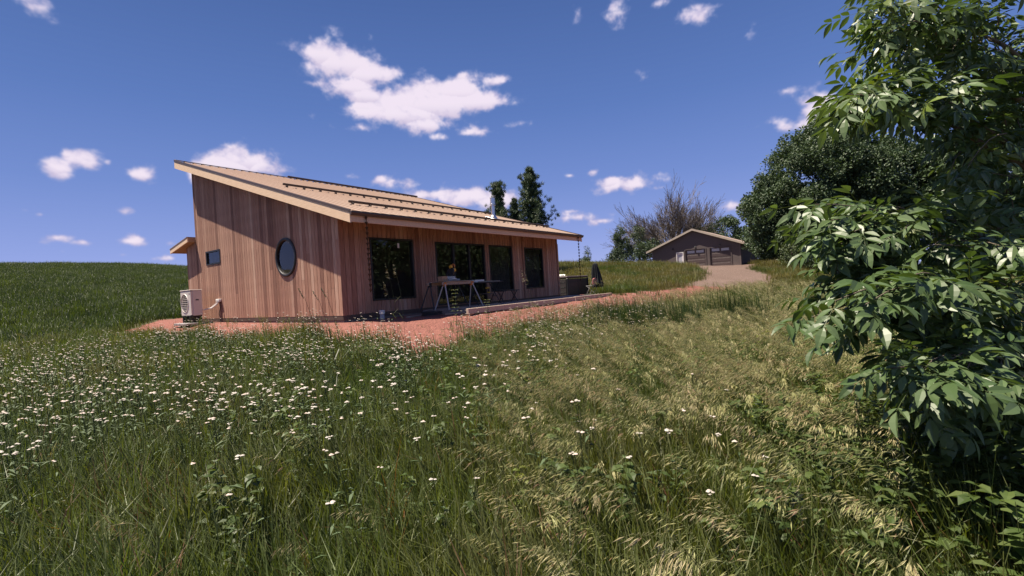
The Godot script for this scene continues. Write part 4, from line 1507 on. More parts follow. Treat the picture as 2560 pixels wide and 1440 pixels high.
# leaf clumps over the shells of overlapping lobes [centre, radius]
func crown_part(tree: Node3D, called: String, lobes: Array, per_area: float, meshes: Array, m: Material, tint_a: Color, tint_b: Color, size: float, shell := 0.62) -> void:
	var at := []
	var cols := []
	for k in meshes.size():
		at.append([])
		cols.append(PackedColorArray())
	for l in lobes:
		var c: Vector3 = l[0]
		var r: Vector3 = l[1]
		var n := int(per_area * (r.x * r.y + r.y * r.z + r.x * r.z) / 3.0)
		var lt := rng.randf()
		for i in n:
			var d := Vector3(rng.randfn(), rng.randfn(), rng.randfn()).normalized()
			var s := lerpf(shell, 1.0, sqrt(rng.randf())) * rf(0.93, 1.07)
			var p := c + d * r * s
			var k := rng.randi() % meshes.size()
			var bas := Basis(Vector3(rng.randfn(), rng.randfn(), rng.randfn()).normalized(), rf(0, TAU)).scaled(Vector3.ONE * size * rf(0.7, 1.3))
			at[k].append(Transform3D(bas, p))
			var t := tint_a.lerp(tint_b, clampf(0.5 * lt + rf(0.0, 0.5), 0.0, 1.0))
			cols[k].append(t)
	var h := holder(called, tree)
	for k in meshes.size():
		mass("leaf_clumps", meshes[k], m, at[k], cols[k], h)


func limb(mb: MB, a: Vector3, b: Vector3, ra: float, rb: float, sag: float, sides := 7, n := 5) -> void:
	var pts := PackedVector3Array()
	var rad := PackedFloat32Array()
	var off := Vector3(rng.randfn(), 0.3 * rng.randfn(), rng.randfn()) * a.distance_to(b) * 0.05
	for i in n + 1:
		var t := float(i) / n
		pts.append(a.lerp(b, t) + (Vector3.UP * sag + off) * sin(t * PI))
		rad.append(lerpf(ra, rb, t))
	mb.tube(pts, rad, sides, false)


# broadleaf tree at (x, b): crown given by main lobes in metres above its base
func broadleaf(called: String, label: String, x: float, b: float, tall: float, mains: Array, subs: int, sub_r: float, per_area: float, leaf: float, tint_a: Color, tint_b: Color, group := "") -> Node3D:
	var y := height(x, b)
	var t := thing(called, label, "tree", P(x, y, b), 0.0, group)
	var trunk := MB.new()
	trunk.col = Color(0.16, 0.12, 0.09)
	var tr := tall * 0.022
	trunk.tube(PackedVector3Array([Vector3(0, -0.2, 0), Vector3(0, 0.3, 0), Vector3(tr, tall * 0.25, 0.5 * tr), Vector3(-tr, tall * 0.5, tr), Vector3(0, tall * 0.75, 0)]), PackedFloat32Array([tr * 1.7, tr * 1.15, tr, tr * 0.7, tr * 0.25]), 9)
	var lobes := []
	for mn in mains:
		var c: Vector3 = mn[0]
		var r: Vector3 = mn[1]
		limb(trunk, Vector3(0, minf(tall * 0.3, c.y * 0.5), 0), c, tr * 0.5, tr * 0.12, 0.2)
		lobes.append([c, r * 0.86])
		for i in int(subs * (r.x * r.y) / 10.0) + 4:
			var d := Vector3(rng.randfn(), rng.randfn() + 0.1, rng.randfn()).normalized()
			var rr := sub_r * rf(0.7, 1.3)
			lobes.append([c + d * (r - Vector3.ONE * rr * 0.6), Vector3(rr, rr * 0.8, rr)])
	put("trunk", trunk, mats.bark, t, true)
	var ms := [clump_mesh(11, 0.5, 0.42, 0.24, 5 + int(x), Color(0.85, 0.85, 0.85), Color(1.1, 1.1, 1.0)), clump_mesh(13, 0.55, 0.38, 0.22, 6 + int(x), Color(0.8, 0.85, 0.8), Color(1.1, 1.1, 1.0))]
	crown_part(t, "crown", lobes, per_area, ms, mats.far_leaf, tint_a, tint_b, leaf)
	return t


func conifer(label: String, x: float, b: float, tall: float, wide: float) -> void:
	var y := height(x, b)
	var t := thing("pine_tree", label, "tree", P(x, y, b), rf(0, TAU), "pines behind the house")
	var trunk := MB.new()
	trunk.col = Color(0.12, 0.09, 0.07)
	trunk.tube(PackedVector3Array([Vector3(0, -0.2, 0), Vector3(0, tall * 0.5, 0), Vector3(0, tall * 0.98, 0)]), PackedFloat32Array([tall * 0.022, tall * 0.014, 0.02]), 8)
	var at := []
	var cols := PackedColorArray()
	var yy := tall * 0.12
	while yy < tall:
		var up := 1.0 - yy / tall
		var reach := wide * pow(up, 0.7) * rf(0.55, 1.2)
		var a0 := rf(0, TAU)
		var n := 6
		for k in n:
			var a := a0 + TAU * k / n + rf(-0.3, 0.3)
			var l := reach * rf(0.5, 1.2) + 0.15
			var tip := Vector3(cos(a) * l, yy + l * rf(0.35, 0.75), sin(a) * l)
			limb(trunk, Vector3(0, yy, 0), tip, 0.03 + 0.02 * up, 0.008, -0.08 * l, 5, 4)
			var m := int(3 + l * 7)
			for i in m:
				var s := rf(0.25, 1.04)
				var p := Vector3(0, yy, 0).lerp(tip, s) + Vector3(rng.randfn(), rng.randfn(), rng.randfn()) * 0.10 * (0.5 + l)
				var bas := Basis(Vector3(rng.randfn(), rng.randfn(), rng.randfn()).normalized(), rf(0, 0.7)) * Basis(Vector3.UP, rf(0, TAU))
				at.append(Transform3D(bas.scaled(Vector3.ONE * rf(0.7, 1.2)), p))
				cols.append(Color(0.045, 0.075, 0.039).lerp(Color(0.075, 0.112, 0.045), rng.randf()))
		yy += rf(0.24, 0.4) * (0.6 + 0.05 * tall)
	put("trunk", trunk, mats.bark, t, true)
	# needle spray pointing up
	var r := RandomNumberGenerator.new()
	r.seed = 12
	var mb := MB.new()
	for i in 26:
		var d := Vector3(r.randfn() * 0.55, r.randf_range(0.4, 1.2), r.randfn() * 0.55).normalized()
		var p := Vector3(r.randfn() * 0.07, r.randf_range(-0.1, 0.12), r.randfn() * 0.07)
		var s := d.cross(Vector3(r.randfn(), r.randfn(), r.randfn())).normalized() * 0.022
		mb.tri(p - s, p + s, p + d * r.randf_range(0.2, 0.34))
	mass("crown", mb.mesh(true), mats.far_leaf, at, cols, t)


func dead_branch(mb: MB, a: Vector3, d: Vector3, len_: float, r: float, depth: int) -> void:
	var n := 3 if depth > 0 else 2
	var pts := PackedVector3Array([a])
	var rad := PackedFloat32Array([r])
	var p := a
	var dir := d
	for i in n:
		dir = (dir + Vector3(rng.randfn(), rng.randfn() * 0.6 + 0.30, rng.randfn()) * 0.09).normalized()
		p += dir * len_ / n
		pts.append(p)
		rad.append(maxf(r * (1.0 - 0.45 * (i + 1.0) / n), 0.018))
	mb.tube(pts, rad, 5 if r > 0.05 else 3, false)
	if depth <= 0:
		return
	var kids := 3 if depth > 1 else 4
	for k in kids:
		var s := 1.0 if k == 0 else rf(0.35, 0.95)
		var i0 := clampi(int(s * n), 1, n)
		var st := pts[i0]
		var ax := dir.cross(Vector3(rng.randfn(), rng.randfn(), rng.randfn())).normalized()
		var nd := dir.rotated(ax, rf(0.08, 0.22) if k == 0 else rf(0.25, 0.6))
		dead_branch(mb, st, nd, len_ * rf(0.62, 0.85), rad[i0] * (0.85 if k == 0 else 0.62), depth - 1)


func build_far_trees() -> void:
	# big oak beyond the driveway
	broadleaf("oak_tree", "huge round dark green oak standing right of the garage", 47.0, -9.0, 14.8, [[Vector3(0, 8.0, 0), Vector3(6.2, 5.8, 5.6)], [Vector3(0.5, 11.6, 0.5), Vector3(3.9, 3.0, 3.6)], [Vector3(-2.0, 6.2, -4.0), Vector3(3.2, 3.0, 3.0)], [Vector3(-1.6, 3.4, -3.0), Vector3(3.6, 2.6, 3.4)], [Vector3(-2.0, 3.2, 2.0), Vector3(4.0, 2.8, 4.5)], [Vector3(-1.0, 7.6, 4.4), Vector3(4.0, 4.0, 3.4)]], 14, 1.2, 70.0, 0.62, Color(0.040, 0.073, 0.033), Color(0.081, 0.124, 0.053))
	broadleaf("oak_tree", "second leafy oak half hidden behind the nearest branches", 46.0, -20.5, 12.5, [[Vector3(0, 7.0, 0), Vector3(5.5, 5.0, 5.5)], [Vector3(-1, 3.0, 0), Vector3(5.0, 2.8, 5.0)]], 12, 1.25, 34.0, 0.9, Color(0.046, 0.081, 0.034), Color(0.085, 0.132, 0.053))
	# young trees left of the garage and behind it
	broadleaf("aspen_tree", "slender grey green aspen left of the garage", 53.0, 14.6, 6.6, [[Vector3(0, 4.9, 0), Vector3(0.9, 1.8, 0.9)], [Vector3(0.1, 3.2, 0.2), Vector3(1.5, 1.6, 1.5)], [Vector3(0, 1.6, 0), Vector3(2.1, 1.5, 2.1)]], 18, 0.5, 75.0, 0.5, Color(0.054, 0.085, 0.050), Color(0.101, 0.139, 0.078), "young trees by the garage")
	broadleaf("aspen_tree", "thin open aspen between the grey green one and the garage", 53.5, 12.4, 6.2, [[Vector3(0, 4.8, 0), Vector3(0.8, 1.5, 0.8)], [Vector3(0, 2.8, 0.1), Vector3(1.3, 1.7, 1.3)]], 18, 0.5, 60.0, 0.5, Color(0.062, 0.090, 0.056), Color(0.116, 0.147, 0.085), "young trees by the garage")
	broadleaf("bushy_tree", "dark bushy tree against the left wall of the garage", 52.5, 10.6, 4.0, [[Vector3(0, 2.2, 0), Vector3(2.0, 2.2, 1.8)], [Vector3(0.5, 1.6, 2.5), Vector3(1.9, 1.8, 1.9)]], 18, 0.6, 65.0, 0.5, Color(0.040, 0.071, 0.034), Color(0.078, 0.116, 0.050), "young trees by the garage")
	broadleaf("shrub", "pointed shrub alone on the skyline between house and garage", 49.0, 17.6, 2.9, [[Vector3(0, 1.6, 0), Vector3(0.5, 1.3, 0.5)], [Vector3(0.4, 0.7, -1.0), Vector3(0.9, 0.8, 0.9)]], 20, 0.35, 80.0, 0.4, Color(0.059, 0.087, 0.046), Color(0.093, 0.132, 0.065))
	broadleaf("shrub", "tiny round bush on the skyline just right of the house", 54.0, 24.2, 1.3, [[Vector3(0, 0.75, 0), Vector3(0.65, 0.6, 0.65)]], 20, 0.3, 90.0, 0.35, Color(0.070, 0.101, 0.054), Color(0.101, 0.139, 0.070))
	broadleaf("shrub", "low shrub below the pointed one on the skyline", 50.0, 15.6, 1.5, [[Vector3(0, 0.7, 0), Vector3(0.9, 0.7, 1.1)]], 20, 0.35, 80.0, 0.4, Color(0.046, 0.078, 0.040), Color(0.085, 0.124, 0.059))
	broadleaf("leafy_tree", "round leafy tree showing over the garage roof", 66.0, 4.4, 9.0, [[Vector3(0, 6.2, 0), Vector3(2.6, 2.6, 2.6)], [Vector3(0.5, 6.0, -3.0), Vector3(2.0, 2.0, 2.0)], [Vector3(0.0, 5.4, 2.4), Vector3(1.6, 1.6, 1.6)]], 14, 0.7, 50.0, 0.6, Color(0.053, 0.090, 0.040), Color(0.093, 0.139, 0.062))
	broadleaf("leafy_tree", "dense green tree filling the gap between garage and oak", 60.0, -3.4, 8.0, [[Vector3(0, 4.8, 0), Vector3(2.6, 3.0, 2.6)], [Vector3(-1.0, 2.4, -1.6), Vector3(2.8, 2.4, 2.8)]], 14, 0.8, 50.0, 0.6, Color(0.050, 0.085, 0.040), Color(0.090, 0.139, 0.062))
	for q in [[40.0, -6.6, 2.6, "dark juniper bush at the foot of the oak, nearest the driveway"], [38.5, -8.6, 2.2, "dark juniper bush at the foot of the oak, second from the driveway"], [36.5, -10.2, 3.0, "tall dark juniper bush at the foot of the oak, nearest the ash leaves"], [34.0, -12.5, 2.6, "dark juniper bush half hidden behind the ash leaves"]]:
		broadleaf("juniper_bush", q[3], q[0], q[1], q[2], [[Vector3(0, q[2] * 0.5, 0), Vector3(1.2, q[2] * 0.5, 1.2)], [Vector3(0.6, q[2] * 0.3, 0.8), Vector3(1.2, q[2] * 0.35, 1.1)]], 18, 0.45, 70.0, 0.42, Color(0.040, 0.068, 0.028), Color(0.087, 0.116, 0.040), "junipers below the oak")
	conifer("tall dark pine rising behind the roof, right of the stove pipe", 29.9, 13.4, 9.8, 2.3)
	conifer("shorter pine behind the roof, level with the stove pipe", 28.0, 15.8, 8.8, 2.0)
	conifer("low pine top between the two taller pines behind the roof", 29.3, 14.9, 6.9, 1.3)
	# bare tree behind the garage
	var x := 67.0
	var b := 12.3
	var t := thing("bare_tree", "wide leafless grey tree behind the garage", "tree", P(x, height(x, b), b))
	var trunk := MB.new()
	trunk.col = Color(0.22, 0.185, 0.17)
	trunk.tube(PackedVector3Array([Vector3(0, -0.3, 0), Vector3(0, 1.5, 0), Vector3(0.1, 3.2, 0)]), PackedFloat32Array([0.55, 0.42, 0.40]), 10)
	put("trunk", trunk, mats.bark, t, true)
	var n := 22
	for k in n:
		var a := TAU * k / n + rf(-0.2, 0.2)
		var lean := rf(0.2, 1.5) if k > 0 else 0.05
		var mb := MB.new()
		mb.col = Color(0.22, 0.19, 0.175)
		var d := Vector3(cos(a) * lean, 1.0 - 0.15 * lean, sin(a) * lean).normalized()
		dead_branch(mb, Vector3(0, rf(2.4, 3.2), 0), d, rf(3.5, 4.1), 0.20, 5)
		put("limb", mb, mats.bark, t, true)
	# the tree line along the lane that the windows mirror
	for q in [[22.0, -21.0, 8.0], [27.0, -25.0, 9.5], [16.0, -24.0, 8.5], [33.0, -22.0, 9.0], [21.0, -29.0, 10.0], [38.0, -27.0, 10.0], [10.0, -27.0, 8.5], [28.0, -17.0, 5.5]]:
		var th: float = q[2]
		broadleaf("lane_tree", "leafy tree in the row along the lane mirrored in the windows", q[0], q[1], th, [[Vector3(0, th * 0.58, 0), Vector3(th * 0.36, th * 0.4, th * 0.36)], [Vector3(0.5, th * 0.26, 0.5), Vector3(th * 0.36, th * 0.26, th * 0.36)]], 10, 1.1, 20.0, 1.0, Color(0.050, 0.087, 0.034), Color(0.093, 0.143, 0.056), "trees in the row along the lane")


# pinnate leaf: stalk along +y, leaflets spread in x, upper side +z
func ash_leaf(seed_: int, pairs: int) -> ArrayMesh:
	var r := RandomNumberGenerator.new()
	r.seed = seed_
	var mb := MB.new()
	var len_ := 0.22
	mb.col = Color(0.10, 0.13, 0.05)
	var curve := func(t: float) -> Vector3: return Vector3(0, len_ * t, -0.05 * t * t)
	for i in 4:
		var a: Vector3 = curve.call(i / 4.0)
		var b: Vector3 = curve.call((i + 1) / 4.0)
		mb.quad(a + Vector3(-0.0013, 0, 0), a + Vector3(0.0013, 0, 0), b + Vector3(0.0009, 0, 0), b + Vector3(-0.0009, 0, 0))
	var tone := Color(0.066, 0.112, 0.036).lerp(Color(0.112, 0.165, 0.070), r.randf())
	for k in pairs:
		var t := 0.42 + 0.5 * k / maxf(1.0, pairs - 1.0)
		for s in [-1.0, 1.0]:
			leaflet(mb, r, curve.call(t), Vector3(s * 0.85, 0.55 + 0.2 * r.randf(), -0.28 - 0.3 * r.randf()).normalized(), r.randf_range(0.088, 0.118), tone)
	leaflet(mb, r, curve.call(1.0), Vector3(r.randf_range(-0.2, 0.2), 1.0, -0.55).normalized(), r.randf_range(0.10, 0.13), tone)
	return mb.mesh(true)


func leaflet(mb: MB, r: RandomNumberGenerator, o: Vector3, d: Vector3, len_: float, tone: Color) -> void:
	var up := Vector3(0, 0, 1) + Vector3(r.randfn(), r.randfn(), 0) * 0.25
	var side := d.cross(up).normalized()
	var nn := side.cross(d).normalized()
	var prof := [[0.04, 0.0], [0.22, 0.62], [0.45, 1.0], [0.70, 0.72], [0.88, 0.3], [1.0, 0.0]]
	var w := len_ * r.randf_range(0.17, 0.21)
	var bend := r.randf_range(0.05, 0.32)
	var fold := r.randf_range(0.15, 0.55)
	mb.col = tone * r.randf_range(0.85, 1.2)
	mb.col.a = 1.0
	var mid: Array[Vector3] = []
	var le: Array[Vector3] = []
	var ri: Array[Vector3] = []
	for p in prof:
		var c: Vector3 = o + d * len_ * p[0] - nn * len_ * bend * p[0] * p[0]
		mid.append(c)
		le.append(c - side * w * p[1] + nn * w * p[1] * fold)
		ri.append(c + side * w * p[1] + nn * w * p[1] * fold)
	for i in prof.size() - 1:
		if i == 0:
			mb.tri(mid[0], mid[1], le[1])
			mb.tri(mid[0], ri[1], mid[1])
		elif i == prof.size() - 2:
			mb.tri(mid[i], mid[i + 1], le[i])
			mb.tri(mid[i], ri[i], mid[i + 1])
		else:
			mb.quad(mid[i], mid[i + 1], le[i + 1], le[i])
			mb.quad(mid[i], ri[i], ri[i + 1], mid[i + 1])


func near_at(u: float, v: float, along: float) -> Vector3:
	var s := spot((u - 1280.0) / 1193.3 * along, along)
	return P(s.x, EYE.y + (716.0 - 0.0604 * (u - 1280.0) - v) / 1193.3 * along, s.y)


func build_near_tree() -> void:
	var root := spot(4.9, 4.3)
	var gy := height(root.x, root.y)
	var t := thing("ash_tree", "leafy ash tree leaning in close from the right edge", "tree", P(root.x, gy, root.y))
	var o := t.position
	var trunk := MB.new()
	trunk.col = Color(0.20, 0.17, 0.14)
	trunk.tube(PackedVector3Array([Vector3(0, -0.2, 0), Vector3(0, 0.4, 0), Vector3(-0.1, 1.5, 0.05), Vector3(0.05, 3.0, -0.05), Vector3(-0.05, 4.6, 0.1)]), PackedFloat32Array([0.16, 0.12, 0.10, 0.08, 0.045]), 10)
	put("trunk", trunk, mats.bark, t, true)
	# boughs of the crown: centre and reach, each at its own distance from the meadow path
	var lobes := [[2440, 90, 270, 190, 4.3, 26], [2270, 60, 120, 90, 3.9, 13], [2200, 240, 125, 55, 3.4, 13], [2460, 320, 170, 150, 4.1, 18], [2330, 265, 110, 60, 3.7, 11], [2140, 575, 190, 85, 3.1, 20], [2420, 620, 190, 150, 3.3, 20], [2160, 740, 215, 100, 2.75, 20], [2440, 830, 170, 160, 2.8, 20], [2340, 960, 150, 110, 2.35, 15], [2520, 480, 110, 120, 4.2, 12], [2540, 1020, 110, 140, 2.6, 14], [2600, 250, 120, 260, 4.6, 16], [2620, 700, 120, 260, 3.6, 16], [2600, -140, 230, 150, 4.4, 16], [2780, 120, 190, 260, 4.8, 16], [2780, 620, 150, 250, 4.4, 14]]
	var leaves := []
	var limbs := MB.new()
	limbs.col = Color(0.17, 0.14, 0.10)
	for l in lobes:
		var z: float = l[4]
		var c := near_at(l[0], l[1], z) - o
		var hub := c + (Vector3(0, c.y, 0) - c) * 0.25
		limb(limbs, Vector3(0, clampf(c.y * 0.8, 0.4, 4.2), 0), hub, 0.03, 0.012, 0.12, 6, 6)
		for k in int(l[5]):
			var d := Vector3(rng.randfn(), rng.randfn(), rng.randfn())
			var q := d.normalized() * pow(rng.randf(), 0.45)
			var u: float = l[0] + q.x * l[2] - 0.12 * l[2]
			var v: float = l[1] + q.y * l[3]
			var tip := near_at(u, v, z + q.z * 0.6) - o
			var base := hub.lerp(tip, rf(0.05, 0.3)) + Vector3(rng.randfn(), rng.randfn(), rng.randfn()) * 0.05
			limb(limbs, base, tip, 0.007, 0.003, 0.05, 4, 4)
			var ax := (tip - base).normalized()
			var n := rng.randi_range(7, 12)
			for i in n:
				var s := 1.0 if i == 0 else rf(0.3, 1.0)
				var p := base.lerp(tip, s) + Vector3.UP * 0.05 * sin(s * PI)
				var out := (ax * (1.0 if i == 0 else 0.5) + Vector3(rng.randfn(), rng.randfn() * 0.5 - 0.1, rng.randfn()) * 0.75).normalized()
				var nz := (Vector3.UP + Vector3(rng.randfn(), 0, rng.randfn()) * 0.55)
				nz = (nz - out * nz.dot(out)).normalized()
				var bas := Basis(out.cross(nz), out, nz)
				if bas.determinant() < 0.0:
					bas = Basis(nz.cross(out), out, nz)
				var tr := Transform3D(bas.scaled_local(Vector3.ONE * rf(0.8, 1.15)), p)
				leaves.append([tr, (p + o - EYE).length() + rf(-0.2, 0.2)])
	put("branches", limbs, mats.bark, t, true).set_meta("kind", "stuff")
	leaves.sort_custom(func(a: Array, b: Array) -> bool: return a[1] < b[1])
	var ms := []
	for k in 8:
		ms.append(ash_leaf(40 + k, 2 if k % 3 == 0 else 3))
	var rest := [[], [], [], [], [], [], [], []]
	var tints: Array[PackedColorArray] = []
	for k in 8:
		tints.append(PackedColorArray())
	for i in leaves.size():
		var k := rng.randi() % 8
		if i < 300:
			var m := put_mesh("leaf", ms[k], mats.leaf, t)
			m.transform = leaves[i][0]
		else:
			rest[k].append(leaves[i][0])
			var w := rf(0.8, 1.2)
			var c := Color(w, w, w)
			if rng.randf() < 0.06:
				c = Color(1.9, 1.6, 0.9)
			tints[k].append(c)
	var h := holder("foliage", t)
	for k in 8:
		mass("leaves", ms[k], mats.leaf, rest[k], tints[k], h)



# a tuft of bent blades leaning to +x
func tuft_mesh(n: int, h0: float, h1: float, width: float, spread: float, lean: float, seed_: int) -> ArrayMesh:
	var r := RandomNumberGenerator.new()
	r.seed = seed_
	var mb := MB.new()
	for i in n:
		var a := r.randf() * TAU
		var rr := spread * sqrt(r.randf())
		var o := Vector3(cos(a) * rr, 0, sin(a) * rr)
		var h := r.randf_range(h0, h1)
		var fa := r.randf() * TAU
		var out := Vector3(cos(fa), 0, sin(fa)) * r.randf_range(0.05, 0.35) * h + Vector3(lean * h * r.randf_range(0.4, 1.2), 0, 0)
		var droop := r.randf_range(0.0, 0.35)
		var face := out.cross(Vector3.UP)
		var side := (face.normalized() if face.length() > 0.01 else Vector3.RIGHT).rotated(Vector3.UP, r.randf_range(-0.7, 0.7)) * width * 0.5 * r.randf_range(0.7, 1.3)
		mb.col = Color(0.85, 0.9, 0.9).lerp(Color(1.5, 1.3, 1.0), pow(r.randf(), 1.8)) * r.randf_range(0.8, 1.2)
		mb.col.a = 1.0
		if r.randf() < 0.07:
			mb.col = Color(2.2, 1.5, 1.3)
		var pts: Array[Vector3] = []
		for k in 4:
			var t := k / 3.0
			pts.append(o + Vector3.UP * h * (t - droop * t * t * t) + out * t * t)
		mb.quad(pts[0] - side, pts[0] + side, pts[1] + side * 0.95, pts[1] - side * 0.95)
		mb.quad(pts[1] - side * 0.95, pts[1] + side * 0.95, pts[2] + side * 0.7, pts[2] - side * 0.7)
		mb.tri(pts[2] - side * 0.7, pts[2] + side * 0.7, pts[3])
	return mb.mesh(true)


# drooping seed head of brome on its stem, nodding to +x
func brome_mesh(seed_: int, tall: float, count: int, big: float) -> ArrayMesh:
	var r := RandomNumberGenerator.new()
	r.seed = seed_
	var mb := MB.new()
	var path := func(t: float) -> Vector3:
		var q := maxf(0.0, t - 0.62) / 0.38
		return Vector3(0.12 * t * t + 0.17 * q * q, tall * t - 0.10 * q * q * q, 0.02 * sin(t * 4.0 + seed_))
	mb.col = Color(0.11, 0.115, 0.04)
	for i in 7:
		var a: Vector3 = path.call(i / 7.0)
		var b: Vector3 = path.call((i + 1) / 7.0)
		for s in [Vector3(0.0013, 0, 0), Vector3(0, 0, 0.0013)]:
			mb.quad(a - s, a + s, b + s * 0.8, b - s * 0.8)
	for i in count:
		var t := 0.72 + 0.28 * (i + 0.5) / count
		var o: Vector3 = path.call(t)
		var d := Vector3(r.randf_range(0.2, 1.0), r.randf_range(-0.9, 0.3), r.randf_range(-0.45, 0.45)).normalized()
		var stalk := r.randf_range(0.01, 0.05) * big * (1.3 - (t - 0.72) * 3.0)
		var p := o + d * stalk + Vector3(0.005, -0.01, 0)
		var dir := (d + Vector3(0.5, -0.7, 0)).normalized()
		var l := r.randf_range(0.028, 0.046) * big
		var w := l * 0.075
		mb.col = Color(0.16, 0.15, 0.06)
		mb.tri(o, o + Vector3(0, 0.001, 0.001), p)
		mb.col = Color(0.33, 0.28, 0.14).lerp(Color(0.50, 0.43, 0.255), r.randf())
		if r.randf() < 0.12:
			mb.col = Color(0.36, 0.22, 0.14)
		var s1 := dir.cross(Vector3(r.randfn(), r.randfn(), r.randfn())).normalized()
		var s2 := dir.cross(s1)
		var m := p + dir * l * 0.4
		var e := p + dir * l
		mb.quad(p, m + s1 * w, e, m - s1 * w)
		mb.quad(p, m + s2 * w, e, m - s2 * w)
		mb.tri(e - s1 * 0.0006, e + s1 * 0.0006, e + dir * l * 0.45)
	return mb.mesh(true)


# flat-topped white flower on a leafy stem
func flower_mesh(seed_: int, tall: float) -> ArrayMesh:
	var r := RandomNumberGenerator.new()
	r.seed = seed_
	var mb := MB.new()
	var top := Vector3(r.randf_range(0.02, 0.10), tall, r.randf_range(-0.04, 0.04))
	mb.col = Color(0.075, 0.10, 0.04)
	for i in 4:
		var a := top * (i / 4.0) * Vector3(i / 4.0, 1, i / 4.0)
		var b := top * ((i + 1) / 4.0) * Vector3((i + 1) / 4.0, 1, (i + 1) / 4.0)
		for s in [Vector3(0.0016, 0, 0), Vector3(0, 0, 0.0016)]:
			mb.quad(a - s, a + s, b + s, b - s)
	for i in 9:
		var y := tall * r.randf_range(0.15, 0.85)
		var a := r.randf() * TAU
		var d := Vector3(cos(a), 0.5, sin(a)).normalized()
		var s := d.cross(Vector3.UP).normalized() * 0.008
		var o := top * (y / tall) * Vector3(y / tall, 1, y / tall)
		var l := r.randf_range(0.05, 0.10)
		mb.col = Color(0.062, 0.095, 0.036)
		mb.quad(o, o + d * l * 0.5 + s, o + d * l - Vector3(0, l * 0.2, 0), o + d * l * 0.5 - s)
	# the head: several little domes side by side
	var heads := r.randi_range(2, 5)
	for k in heads:
		var a := TAU * k / heads + r.randf()
		var off := Vector3(cos(a), 0, sin(a)) * (0.0 if heads == 1 else r.randf_range(0.008, 0.016))
		var c := top + off + Vector3(0, r.randf_range(-0.008, 0.006), 0)
		var rad := r.randf_range(0.008, 0.0135)
		mb.col = Color(0.40, 0.36, 0.30).lerp(Color(0.55, 0.51, 0.45), r.randf())
		if r.randf() < 0.12:
			mb.col = Color(0.62, 0.50, 0.42)
		var apex := c + Vector3(0, rad * 0.55, 0)
		var n := 7
		for i in n:
			var g0 := TAU * i / n
			var g1 := TAU * (i + 1) / n
			var e0 := c + Vector3(cos(g0), 0, sin(g0)) * rad * (1.15 if i % 2 == 0 else 0.9)
			var e1 := c + Vector3(cos(g1), 0, sin(g1)) * rad * (1.15 if (i + 1) % 2 == 0 else 0.9)
			mb.tri(apex, e1, e0)
			mb.tri(c - Vector3(0, rad * 0.7, 0), e0, e1)
	return mb.mesh(true)


func weed_mesh(seed_: int, tall: float, n: int, leaf: float) -> ArrayMesh:
	var r := RandomNumberGenerator.new()
	r.seed = seed_
	var mb := MB.new()
	mb.col = Color(0.08, 0.10, 0.04)
	for s in [Vector3(0.002, 0, 0), Vector3(0, 0, 0.002)]:
		mb.quad(-s, s, Vector3(0.04, tall, 0) + s * 0.5, Vector3(0.04, tall, 0) - s * 0.5)
	for i in n:
		var t := r.randf_range(0.25, 1.0)
		var a := i * 2.4 + r.randf()
		var o := Vector3(0.04 * t * t, tall * t, 0)
		var d := Vector3(cos(a), r.randf_range(-0.1, 0.6), sin(a)).normalized()
		var l := leaf * r.randf_range(0.7, 1.2) * (1.25 - 0.5 * t)
		var s := d.cross(Vector3.UP).normalized()
		var nn := s.cross(d)
		var w := l * r.randf_range(0.22, 0.36)
		mb.col = Color(0.062, 0.105, 0.026).lerp(Color(0.125, 0.165, 0.045), pow(r.randf(), 1.6))
		var m0 := o + d * l * 0.2
		var m1 := o + d * l * 0.6 - nn * l * 0.06
		var e := o + d * l - nn * l * 0.22
		mb.quad(m0, m1, m1 - s * w + nn * w * 0.35, m0 - s * w * 0.7 + nn * w * 0.3)
		mb.quad(m0, m0 + s * w * 0.7 + nn * w * 0.3, m1 + s * w + nn * w * 0.35, m1)
		mb.tri(m1, e, m1 - s * w + nn * w * 0.35)
		mb.tri(m1, m1 + s * w + nn * w * 0.35, e)
		mb.tri(o, m0 + s * w * 0.7 + nn * w * 0.3, m0 - s * w * 0.7 + nn * w * 0.3)
	return mb.mesh(true)


# random spot seen from the path: r0..r1 metres off with density falling as r^-fall, azimuth in degrees from the back of the house
func some_spot(r0: float, r1: float, fall: float, a0 := -16.0, a1 := 118.0) -> Vector2:
	var e := 2.0 - fall
	var r := pow(lerpf(pow(r0, e), pow(r1, e), rng.randf()), 1.0 / e)
	var a := deg_to_rad(rf(a0, a1))
	return Vector2(EYE.x + sin(a) * r, -EYE.z + cos(a) * r)


func is_open(p: Vector2) -> bool:
	if p.x > -0.25 and p.x < HOUSE_L + 0.3 and p.y > -2.4 and p.y < 11.0:
		return false
	if p.x > 12.4 and p.x < 15.6 and p.y > -1.0 and p.y < 2.8:
		return false
	if p.x > 46.0 and p.x < 57.2 and p.y > -1.6 and p.y < 8.6:
		return false
	return surface(p.x, p.y) == 0


func side_of(p: Vector2) -> Vector2:
	var d := p - Vector2(EYE.x, -EYE.z)
	return Vector2(d.x * cos(YAW) - d.y * sin(YAW), d.x * sin(YAW) + d.y * cos(YAW))


func place(p: Vector2, turn: float, size: Vector3, sink := 0.02) -> Transform3D:
	return Transform3D(Basis(Vector3.UP, turn).scaled_local(size), P(p.x, height(p.x, p.y) - sink, p.y))


